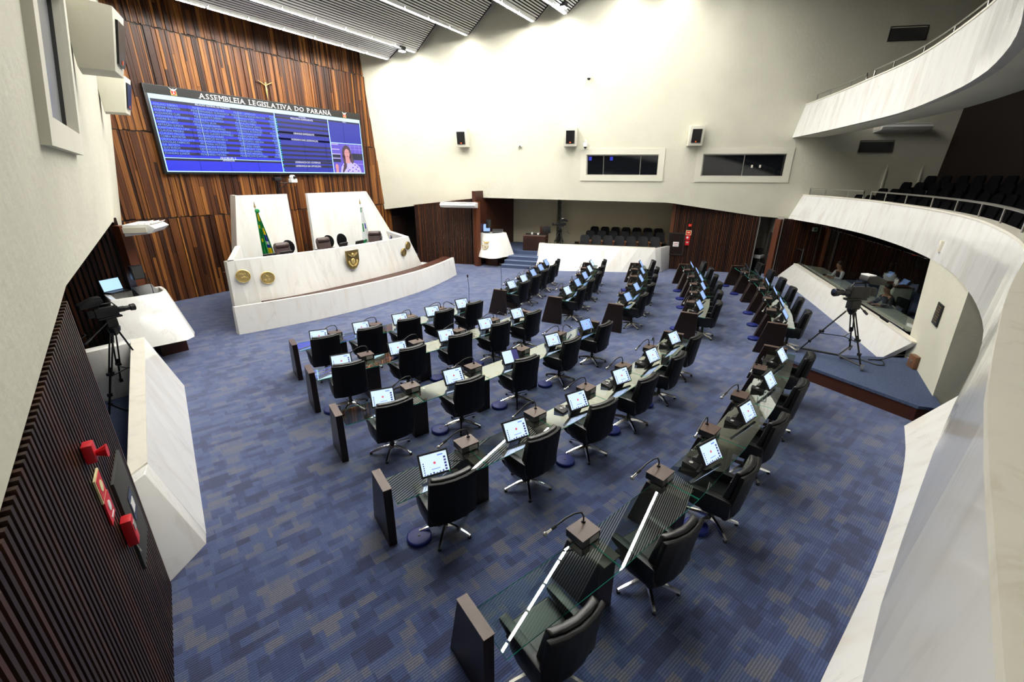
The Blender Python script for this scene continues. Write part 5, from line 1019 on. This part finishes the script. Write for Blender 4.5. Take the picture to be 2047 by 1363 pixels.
# ------------------------------------------------------------------ rostrum chairs and monitors
def pres_chair(label, loc, rz):
    t = thing('presiding_chair', label, 'armchair', loc, rz, 'brown presiding chairs')
    obj('seat', G().box(-0.3, 0.3, -0.28, 0.28, 0.42, 0.56), 'brown_leather', t, bevel=0.05, seg=3); obj('backrest', G().prismx([(-0.22, 0.45), (-0.1, 0.45), (-0.2, 0.98), (-0.32, 0.98)], -0.27, 0.27), 'brown_leather', t, bevel=0.04, seg=3)
    obj('headrest', G().lathe([(0.07, -0.24), (0.1, -0.2), (0.1, 0.2), (0.07, 0.24)], 14, (0, -0.24, 0.98), axis='X'), 'brown_leather', t, smooth=True)
    for s_ in (-1, 1): obj('arm', G().box(s_ * 0.31 - 0.05, s_ * 0.31 + 0.05, -0.26, 0.2, 0.5, 0.7), 'brown_leather', t, bevel=0.03)
    obj('column', G().lathe([(0.28, 0), (0.25, 0.05), (0.04, 0.1), (0.04, 0.42)], 16), 'black_metal', t, smooth=True)
def task_chair(label, loc, rz):
    t = thing('task_chair', label, 'chair', loc, rz, 'black task chairs on the rostrum')
    rings = [[(0.21 * math.cos(a), -0.2 + y + 0.05 * math.cos(a) ** 2, 0.82 + 0.25 * math.sin(a)) for a in (2 * PI * k / 18 for k in range(18))] for y in (0.0, -0.07)]
    obj('backrest', G().loft(rings), 'fabric_black', t, bevel=0.012); obj('seat', G().box(-0.24, 0.24, -0.22, 0.24, 0.44, 0.52), 'fabric_black', t, bevel=0.03); obj('spine', G().tube([(0, -0.25, 0.8), (0, -0.22, 0.45), (0, -0.05, 0.42)], 0.02, 6), 'black_metal', t); obj('column', G().lathe([(0.27, 0), (0.25, 0.04), (0.03, 0.08), (0.03, 0.45)], 14), 'black_metal', t)
for (x, lb) in ((8.46, 'brown leather presiding chair beside the Brazilian flag'), (10.04, 'brown leather presiding chair at the left foot of the wide slab'), (12.28, 'brown leather presiding chair beside the white flag')): pres_chair(lb, (x, 14.0, 1.0), PI + (0.0 if x < 12 else -0.6))
for (x, lb) in ((8.95, 'black task chair tucked behind the first brown presiding chair'), (10.57, 'black round backed task chair next to the second brown chair'), (11.15, 'black round backed task chair left of the white flag')): task_chair(lb, (x, 14.45, 1.0), PI)
for i, (x, lb, rz) in enumerate(((7.42, 'small black monitor at the left end of the rostrum table', 0), (7.98, 'black monitor in front of the first brown chair', 0), (10.15, 'black monitor before the second brown chair', 0.2), (10.8, 'black monitor right of the gilded eagle shield', 0.2), (11.85, 'tilted black monitor before the white flag', 0.7), (12.3, 'thin black screen at the right end of the rostrum table', 0.9))):
    t = thing('rostrum_monitor', lb, 'monitor', (x, 13.28 + 0.04 * i % 0.1, 1.55), PI + rz, 'black monitors on the rostrum'); obj('stand', G().box(-0.1, 0.1, -0.06, 0.1, 0, 0.02).box(-0.03, 0.03, -0.01, 0.03, 0.02, 0.16), 'black', t); mm = Matrix.Translation((0, 0, 0.12)) @ Matrix.Rotation(-0.3, 4, 'X'); obj('casing', G().box(-0.2, 0.2, -0.01, 0.03, 0.0, 0.3).xf(mm), 'black', t, bevel=0.008); obj('screen', G().box(-0.18, 0.18, -0.013, -0.01, 0.02, 0.28).xf(mm), 'mon_dark', t)
micstand((12.05, 13.5, 1.55), 0.5, 'thin microphone at the right end of the rostrum table', 0.006); micstand((8.85, 13.4, 1.55), 0.42, 'thin microphone near the first brown chair on the rostrum', 0.006)
# ------------------------------------------------------------------ press desk, blinds, cabinets behind the right balustrade
t = thing('press_desk', 'dark brown desk with fluted front above the blue steps', 'desk', (19.6, 10.75, 0.68), -1.25)
obj('body', G().box(-0.55, 0.55, -0.3, 0.3, 0, 0.7), 'brown', t)
for k in range(16): obj('flute', G().box(-0.54 + k * 0.068, -0.5 + k * 0.068, -0.315, -0.3, 0.02, 0.62), 'desk', t)
obj('top', G().box(-0.58, 0.58, -0.33, 0.33, 0.7, 0.74), 'desktop', t, bevel=0.006); obj('shelf_screen', G().box(-0.5, 0.5, 0.1, 0.13, 0.74, 0.8), 'black', t)
t = thing('tall_chair', 'brown high backed chair behind the press desk', 'chair', (20.25, 10.6, 0.68), 2.0); obj('backrest', G().box(-0.22, 0.22, -0.3, -0.24, 0.45, 1.1), 'brown', t, bevel=0.02); obj('seat', G().box(-0.23, 0.23, -0.25, 0.22, 0.42, 0.5), 'brown', t, bevel=0.02)
for sx in (-1, 1):
    for sy in (-1, 1): obj('leg', G().box(sx * 0.19 - 0.02, sx * 0.19 + 0.02, sy * 0.19 - 0.02, sy * 0.19 + 0.02, 0, 0.43), 'brown', t)
t = thing('press_monitor', 'black monitor seen from behind on the press desk', 'monitor', (19.85, 10.25, 1.42), -1.2); obj('casing', G().box(-0.2, 0.2, -0.03, 0.03, 0.1, 0.42), 'black', t, bevel=0.01); obj('stand', G().box(-0.1, 0.1, -0.08, 0.08, 0, 0.02).box(-0.03, 0.03, -0.02, 0.02, 0.02, 0.15), 'black', t)
for i, y in enumerate((10.95, 10.6)):
    t = thing('cup', ('white cup at the far end of the press desk', 'white cup at the near end of the press desk')[i], 'cup', (19.65, y, 1.42)); obj('bowl', G().lathe([(0.03, 0.0), (0.05, 0.02), (0.055, 0.1), (0.048, 0.1), (0.04, 0.03)], 14), 'white', t, smooth=True); obj('handle', G().tube([(0.05, 0, 0.08), (0.085, 0, 0.06), (0.05, 0, 0.03)], 0.008, 6), 'white', t)
t = thing('blind', 'olive green slatted blind beside the distant television camera', 'blind', (22.0, 10.6, 0.7), 0.25); 
f0 = obj('blind_slat', G().obox((0, 0, 0), (0.62, 0.02, 0.1), 0, 0.5), 'olive', t); f0.location = (0, 0, 0.1)
for k in range(1, 21): inst('blind_slat', f0, t, (0, 0, 0.1 + k * 0.118))
obj('backing', G().box(-0.31, 0.31, 0.05, 0.08, 0, 2.5), 'olive', t); obj('jamb', G().box(0.31, 0.42, -0.1, 0.12, 0, 2.5), 'cream_frame', t)
t = thing('ceiling_strip', 'pale strip lamp housing on the low press ceiling', 'lamp', (20.9, 8.0, 3.16), -1.22); obj('housing', G().box(-0.9, 0.9, -0.12, 0.12, 0, 0.05), 'housing', t, bevel=0.01); obj('diffuser', G().box(-0.88, 0.88, -0.09, 0.09, -0.015, 0.0), 'white', t)
# ------------------------------------------------------------------ fire equipment on the slatted walls
def onleft(y, z, out=0.05): return (1.0 - 0.3878 * (5.02 - y) + out, y - 0.02, z)
RL = math.atan2(-0.36, 0.93) - PI / 2
def leftthing(name, label, cat, y, z, out=0.05): return thing(name, label, cat, onleft(y, z, out), RL)
t = leftthing('alarm_strobe', 'red alarm sounder on the near left slats', 'alarm', 3.9, 2.37); obj('body', G().box(-0.05, 0.05, 0, 0.06, -0.07, 0.07), 'red', t, bevel=0.01); obj('horn', G().lathe([(0.02, 0.06), (0.05, 0.12)], 10, (0, 0, -0.02), axis='Y'), 'red', t)
t = leftthing('fire_sign', 'red and white fire hose sign on the near left slats', 'sign', 3.93, 2.07); obj('plate', G().box(-0.1, 0.1, 0, 0.012, -0.1, 0.1), 'pale_yellow', t); obj('red_field', G().box(-0.085, 0.085, 0.012, 0.015, -0.085, 0.085), 'red', t); obj('pictogram', G().lathe([(0.045, 0.015), (0.045, 0.018)], 16, axis='Y'), 'pale_yellow', t)
t = leftthing('alarm_sign', 'red alarm instruction sign below the fire hose sign', 'sign', 3.95, 1.86); obj('plate', G().box(-0.1, 0.1, 0, 0.012, -0.1, 0.1), 'red', t); obj('pictogram', G().lathe([(0.04, 0.012), (0.04, 0.016)], 16, (0, 0, 0.02), axis='Y').box(-0.05, 0.05, 0.012, 0.015, -0.07, -0.055), 'white', t)
t = leftthing('alarm_box', 'red manual call point box with a small chain on the near left slats', 'alarm', 4.1, 1.5); obj('body', G().box(-0.055, 0.055, 0, 0.07, -0.12, 0.12), 'red', t, bevel=0.01); obj('window', G().box(-0.035, 0.035, 0.07, 0.075, 0.0, 0.07), 'socket', t); obj('hammer', G().tube([(0, 0.04, -0.12), (0.01, 0.05, -0.2), (0.05, 0.06, -0.2)], 0.007, 6), 'steel', t)
t = leftthing('hose_cabinet', 'dark grey hose cabinet door set in the near left slats', 'cabinet', 4.52, 1.42, 0.03); obj('door', G().box(-0.3, 0.3, 0, 0.035, -0.45, 0.45), 'grille', t, bevel=0.006); obj('window', G().box(-0.14, 0.06, 0.035, 0.04, -0.1, 0.14), 'window_dark', t); obj('label_card', G().box(-0.1, 0.03, 0.04, 0.043, -0.04, 0.06), 'paper', t)
SRv = Vector((21.98 - 22.9, 4.6 - 1.2, 0)).normalized(); RRZ = math.atan2(-SRv.x, SRv.y) ; RRZ = math.atan2(SRv.y, SRv.x)
def onright(y, z, out=0.05): x = 22.9 + (y - 1.2) / 3.4 * -0.92; return (x - out, y, z)
def rthing(name, label, cat, y, z, out=0.05): return thing(name, label, cat, onright(y, z, out), RRZ)
t = rthing('alarm_strobe', 'red alarm sounder on the far right slats', 'alarm', 3.93, 2.08); obj('body', G().box(-0.07, 0.07, 0, 0.06, -0.06, 0.06), 'red', t, bevel=0.01); obj('lens', G().box(-0.03, 0.03, 0.06, 0.08, -0.03, 0.03), 'orange', t)
t = rthing('fire_sign', 'yellow edged red fire sign on the far right slats', 'sign', 3.95, 1.74); obj('plate', G().box(-0.12, 0.12, 0, 0.012, -0.11, 0.11), 'pale_yellow', t); obj('red_field', G().box(-0.1, 0.1, 0.012, 0.015, -0.085, 0.085), 'red', t); obj('pictogram', G().box(-0.06, 0.06, 0.015, 0.018, -0.02, 0.03), 'pale_yellow', t)
t = rthing('alarm_sign', 'plain red sign with white disc under the yellow edged sign', 'sign', 3.97, 1.52); obj('plate', G().box(-0.12, 0.12, 0, 0.012, -0.11, 0.11), 'red', t); obj('pictogram', G().lathe([(0.05, 0.012), (0.05, 0.016)], 16, axis='Y'), 'white', t)
t = rthing('alarm_box', 'small red call point box lowest on the far right slats', 'alarm', 3.95, 1.27); obj('body', G().box(-0.09, 0.09, 0, 0.07, -0.1, 0.1), 'red', t, bevel=0.01); obj('window', G().box(-0.05, 0.05, 0.07, 0.075, 0.0, 0.06), 'socket', t)
t = rthing('hose_cabinet', 'dark hose cabinet with a paper notice on the far right slats', 'cabinet', 4.42, 1.2, 0.04); obj('door', G().box(-0.32, 0.34, 0, 0.03, -0.48, 0.48), 'desk', t); obj('frame', G().box(-0.36, 0.38, 0, 0.05, 0.46, 0.52).box(-0.36, 0.38, 0, 0.05, -0.52, -0.46).box(-0.36, -0.31, 0, 0.05, -0.5, 0.5).box(0.33, 0.38, 0, 0.05, -0.5, 0.5), 'backing', t); obj('notice', G().box(-0.12, 0.14, 0.03, 0.035, -0.12, 0.1), 'paper', t); obj('notice_print', G().box(-0.08, 0.1, 0.035, 0.037, 0.02, 0.04).box(-0.08, 0.1, 0.035, 0.037, -0.06, -0.045), 'red', t)
# ------------------------------------------------------------------ coffee machine in the nook
t = thing('coffee_machine', 'coffee machine with a white base on a dark stand in the nook', 'coffee machine', (23.75, 1.02, 0), 1.2); obj('stand', G().box(-0.25, 0.25, -0.2, 0.2, 0, 0.62), 'black', t, bevel=0.01); obj('base', G().box(-0.22, 0.22, -0.22, 0.2, 0.62, 0.78), 'white', t, bevel=0.02); obj('tower', G().box(-0.18, 0.02, -0.1, 0.15, 0.78, 1.08), 'black', t, bevel=0.02); obj('flask', G().lathe([(0.07, 0.78), (0.09, 0.88), (0.06, 1.0), (0.05, 1.04)], 14, (0.1, 0, 0)), 'black', t, smooth=True)
t = thing('waste_bin', 'pale bin on the floor of the coffee nook', 'bin', (23.2, 0.78, 0)); obj('body', G().lathe([(0.12, 0), (0.15, 0.4), (0.14, 0.4), (0.11, 0.03)], 16), 'greywall', t, smooth=True); obj('rim', G().lathe([(0.14, 0.39), (0.158, 0.39), (0.158, 0.42), (0.14, 0.42)], 16), 'white', t)
# ------------------------------------------------------------------ technicians' booth
g = G(); BB = [(23.6, -0.2), (25.0, -4.6), (18, -6.0), (12.2, -6.2), (11.0, -3.8)]
slat_wall('wall_booth_left', (24.9, -4.4), (22.75, 0.3), 2.5, 'slat', 'reddish slatted end wall of the technicians booth', 0.1, 0.05, 0.04, flip=-1)
slat_wall('wall_booth_back', (12.0, -6.1), (25.0, -4.5), 2.5, 'gallery_wood', 'dark slatted back wall of the technicians booth', 0.16, 0.1, 0.03, flip=1)
struct('floor_booth', G().prism([(22.6, -0.75), (13.2, -3.1), (12.2, -6.2), (25, -4.6)], 0.0, 0.03), 'carpet_blue', 'dark carpet inside the technicians booth')
t = thing('booth_glazing', 'frameless glass screen above the sloping marble booth front', 'glazing', (18.0, -1.6, 0.78)); d = -Vector(t.location); Q = [(22.2, -0.62), (19.9, -1.2), (17.5, -1.8), (15.1, -2.4), (13.45, -2.82)]
for a, b in zip(Q, Q[1:]):
    a, b = Vector((*a, 0)), Vector((*b, 0)); tt = (b - a).normalized() * 0.006; nn = Vector((-tt.y, tt.x, 0)); g = G(); g.loft([[tuple(p + Vector((0, 0, z)) + d) for p in (a + tt - nn, b - tt - nn, b - tt + nn, a + tt + nn)] for z in (0.78, 2.48)]); obj('pane', g, 'booth_glass', t)
obj('edge_channel', G().tube([Vector((*q, 0.79)) + d for q in Q], 0.02, 4), 'steel', t)
t = thing('booth_counter', 'long pale green work counter behind the marble booth front', 'counter', (17.5, -2.2, 0)); d = -Vector(t.location)
obj('worktop', G().loft([[(22.0, -0.7, 0.72), (13.5, -2.9, 0.72), (13.5, -3.5, 0.72), (21.7, -1.5, 0.72)], [(22.0, -0.7, 0.76), (13.5, -2.9, 0.76), (13.5, -3.5, 0.76), (21.7, -1.5, 0.76)]]).sh(d), 'booth_desk', t, bevel=0.006)
for x, y in ((21.5, -1.05), (18.5, -1.85), (15.8, -2.55), (13.7, -3.1)): obj('leg', G().box(x - 0.04, x + 0.04, y - 0.2, y + 0.2, 0, 0.72).sh(d), 'black_metal', t)
def skin_mesh(name, P, E_, mt, parent, sub=2, root=0):
    me = bpy.data.meshes.new(name); me.from_pydata([p[:3] for p in P], E_, []); me.materials.append(M[mt]); o = bpy.data.objects.new(name, me); C.objects.link(o); o.parent = parent
    o.modifiers.new('skin', 'SKIN'); s_ = me.skin_vertices[0].data
    for i, p in enumerate(P): s_[i].radius = (p[3], p[4] if len(p) > 4 else p[3]); s_[i].use_root = (i == root)
    sb = o.modifiers.new('sub', 'SUBSURF'); sb.levels = sub; sb.render_levels = sub; me.shade_smooth(); return o
def person(label, loc, rz, top, vest, lean=0.16):
    t = thing('person', label, 'person', loc, rz); L_ = lean
    # pelvis at seat height 0.46; looks along +Y, head bent to the counter
    P = [(0, 0, 0.50, 0.12, 0.09), (0, 0.02, 0.68, 0.10, 0.075), (0, L_ * 0.6, 0.86, 0.12, 0.08), (0, L_, 0.99, 0.09, 0.065), (0, L_ + 0.03, 1.09, 0.052), (0, L_ + 0.07, 1.17, 0.072, 0.085), (0, L_ + 0.09, 1.27, 0.075, 0.092), (0, L_ + 0.08, 1.34, 0.05, 0.06)]
    E_ = [(i, i + 1) for i in range(7)]
    for s_ in (-1, 1):
        i = len(P); P += [(s_ * 0.17, L_, 0.99, 0.06), (s_ * 0.24, L_ + 0.08, 0.78, 0.046), (s_ * 0.14, L_ + 0.3, 0.80, 0.035), (s_ * 0.10, L_ + 0.38, 0.81, 0.028, 0.02)]; E_ += [(3, i), (i, i + 1), (i + 1, i + 2), (i + 2, i + 3)]
        for f in range(4):
            j = len(P); P += [(s_ * (0.075 + 0.016 * f), L_ + 0.43, 0.805, 0.009), (s_ * (0.072 + 0.016 * f), L_ + 0.465 - 0.006 * abs(f - 1.5), 0.795, 0.008)]; E_ += [(i + 3, j), (j, j + 1)]
        j = len(P); P += [(s_ * 0.06, L_ + 0.395, 0.80, 0.01), (s_ * 0.045, L_ + 0.42, 0.795, 0.009)]; E_ += [(i + 3, j), (j, j + 1)]
        i = len(P); P += [(s_ * 0.1, 0.12, 0.48, 0.085), (s_ * 0.11, 0.44, 0.48, 0.06), (s_ * 0.11, 0.42, 0.1, 0.042), (s_ * 0.11, 0.54, 0.04, 0.035)]; E_ += [(0, i), (i, i + 1), (i + 1, i + 2), (i + 2, i + 3)]
    body = skin_mesh('body', P, E_, 'skin', t)
    TP = [(0, -0.01, 0.48, 0.18, 0.14), (0, 0.015, 0.68, 0.17, 0.135), (0, L_ * 0.6, 0.86, 0.2, 0.145), (0, L_ * 0.95, 1.0, 0.17, 0.12), (0, L_ + 0.01, 1.06, 0.09, 0.08)]; TE = [(0, 1), (1, 2), (2, 3), (3, 4)]
    obj_t = skin_mesh('vest' if vest else 'jumper', TP, TE, top, t)
    for s_ in (-1, 1): skin_mesh('sleeve', [(s_ * 0.12, L_, 0.99, 0.07), (s_ * 0.18, L_, 0.985, 0.07), (s_ * 0.245, L_ + 0.08, 0.78, 0.056), (s_ * 0.155, L_ + 0.27, 0.80, 0.045)], [(0, 1), (1, 2), (2, 3)], 'shirt' if vest else top, t)
    for s_ in (-1, 1): skin_mesh('trouser_leg', [(s_ * 0.07, 0.0, 0.49, 0.10), (s_ * 0.1, 0.14, 0.48, 0.095), (s_ * 0.11, 0.44, 0.48, 0.07), (s_ * 0.11, 0.42, 0.14, 0.055)], [(0, 1), (1, 2), (2, 3)], 'vest', t)
    obj('hair', G().ball((0, L_ + 0.06, 1.295), 0.1, 14, 8, sc=(0.9, 1.0, 0.95)), 'hair', t, smooth=True)
    fy = L_ + 0.165
    obj('nose', G().loft([[(-0.014, fy, 1.2), (0.014, fy, 1.2), (0.0, fy - 0.01, 1.25)], [(-0.006, fy + 0.02, 1.205), (0.006, fy + 0.02, 1.205), (0, fy + 0.0, 1.25)]]), 'skin', t)
    for s_ in (-1, 1): obj('eye', G().ball((s_ * 0.03, fy - 0.006, 1.245), 0.011, 8, 6), 'hair', t); obj('ear', G().ball((s_ * 0.078, L_ + 0.075, 1.22), 0.025, 8, 6, sc=(0.4, 0.8, 1.2)), 'skin', t)
    obj('mouth', G().box(-0.022, 0.022, fy - 0.02, fy - 0.002, 1.172, 1.178), 'mon_red' if False else 'brown_leather', t)
    return t
person('person in a dark vest and pale sleeves bent over the booth counter', (19.55, -2.0, 0.03), 0.5, 'vest', True)
person('person in a dark jumper working at the near end of the booth counter', (15.95, -2.9, 0.03), 0.5, 'jumper', False)
def booth_chair(loc, rz, label):
    t = thing('booth_chair', label, 'chair', loc, rz); obj('seat', G().box(-0.24, 0.24, -0.24, 0.24, 0.4, 0.47), 'fabric_black', t, bevel=0.03); obj('backrest', G().box(-0.22, 0.22, -0.34, -0.27, 0.5, 1.0), 'fabric_black', t, bevel=0.03); obj('spine', G().tube([(0, -0.3, 0.55), (0, -0.28, 0.42), (0, -0.1, 0.4)], 0.02, 6), 'black_metal', t); obj('column', G().lathe([(0.26, 0), (0.24, 0.04), (0.03, 0.08), (0.03, 0.42)], 14), 'black_metal', t)
booth_chair((19.55, -2.0, 0.0), 0.5, 'black office chair under the person in the vest'); booth_chair((15.95, -2.9, 0.0), 0.5, 'black office chair under the person in the jumper'); booth_chair((14.6, -3.7, 0.03), 1.1, 'empty black office chair in the dark booth')
t = thing('water_cooler', 'water cooler with a clear bottle behind the person in the vest', 'water cooler', (20.3, -3.4, 0.03)); obj('body', G().box(-0.16, 0.16, -0.16, 0.16, 0, 0.95), 'white', t, bevel=0.02); obj('bottle', G().lathe([(0.05, 0.95), (0.13, 1.02), (0.13, 1.3), (0.1, 1.35)], 16), 'clear', t, smooth=True); obj('tap', G().box(-0.03, 0.03, 0.16, 0.2, 0.75, 0.82), 'blue', t)
t = thing('booth_cabinet', 'pale cabinet with drawers behind the booth counter', 'cabinet', (18.2, -3.3, 0.03), 0.3); obj('body', G().box(-0.4, 0.4, -0.25, 0.25, 0, 0.95), 'booth_desk', t, bevel=0.008); obj('top', G().box(-0.42, 0.42, -0.27, 0.27, 0.95, 0.98), 'brown', t)
for k in range(3): obj('drawer', G().box(-0.36, 0.36, 0.25, 0.265, 0.08 + k * 0.29, 0.34 + k * 0.29), 'booth_desk', t, bevel=0.005)
for i, dx in enumerate((-0.06, 0.06)):
    t = thing('bottle', ('left', 'right')[i] + ' white bottle on the pale booth cabinet', 'bottle', (18.1 + dx * 2, -3.25, 1.01)); obj('body', G().lathe([(0.035, 0), (0.04, 0.02), (0.04, 0.14), (0.015, 0.18), (0.015, 0.2)], 12), 'white', t, smooth=True); obj('cap', G().lathe([(0.017, 0.2), (0.017, 0.225)], 10), 'blue', t)
def device(name, label, cat, loc, rz, w, dp, h, mt, key='socket'):
    t = thing(name, label, cat, loc, rz); obj('body', G().prismx([(-dp / 2, 0), (dp / 2, 0), (dp / 2, h), (-dp / 2, h * 0.5)], -w / 2, w / 2), mt, t, bevel=0.004); obj('key_field', G().box(-w * 0.4, w * 0.4, -dp * 0.35, dp * 0.1, h * 0.8, h * 0.85), key, t)
device('telephone', 'black telephone on the counter before the person in the vest', 'telephone', (19.85, -1.55, 0.76), 0.4, 0.22, 0.22, 0.07, 'black'); device('keyboard', 'black keyboard on the counter before the person in the jumper', 'keyboard', (15.9, -2.4, 0.765), 0.5, 0.42, 0.15, 0.03, 'black'); device('parcel', 'white folded packet at the near end of the booth counter', 'packet', (13.85, -3.1, 0.76), 0.4, 0.3, 0.2, 0.07, 'white', 'red')
# lit exit signs inside the booth
t = thing('exit_sign', 'small pale green sign high on the booth end wall', 'sign', (23.25, -0.95, 2.1), RZR); obj('plate', G().box(-0.1, 0.1, 0, 0.02, -0.08, 0.08), 'paper', t); obj('field', G().box(-0.08, 0.02, 0.02, 0.023, -0.06, 0.06), 'flag_green', t)
t = thing('barrier', 'low steel barrier post at the far end of the booth front', 'barrier', (22.35, -0.7, 0.03)); obj('post', G().tube([(0, 0, 0), (0, 0, 1.35)], 0.03, 8), 'steel', t); obj('rail', G().tube([(0, 0, 1.25), (0.75, 0.22, 1.25)], 0.02, 6), 'steel', t)
# doorway outline and rim in the gallery side wall
d3 = thing('door_3', 'cream door in the side wall of the mezzanine gallery', None, (XR(-3.5, 4.0), -3.5, 2.9), RZR, None, 'structure'); obj('door_leaf', G().box(-0.6, 0.6, 0, 0.03, 0, 2.1), 'cream', d3); obj('frame', G().box(-0.66, -0.6, 0, 0.06, 0, 2.16).box(0.6, 0.66, 0, 0.06, 0, 2.16).box(-0.66, 0.66, 0, 0.06, 2.1, 2.16), 'cream_frame', d3)
# ------------------------------------------------------------------ drinking glasses and papers left on the desks
for i, (x, y, lb) in enumerate(((7.55, -0.12, 'clear drinking glass on the rear desk row, nearer of the two'), (7.85, -0.2, 'clear drinking glass on the rear desk row, farther of the two'), (4.55, 2.72, 'clear drinking glass beside a console of the fourth desk row'))):
    t = thing('drinking_glass', lb, 'glass', (x, y, 0.733)); obj('tumbler', G().lathe([(0.03, 0.0), (0.036, 0.1), (0.033, 0.1), (0.027, 0.008)], 16), 'clear', t, smooth=True); obj('rim', G().lathe([(0.033, 0.098), (0.0365, 0.098), (0.0365, 0.102), (0.033, 0.102)], 16), 'clear', t)
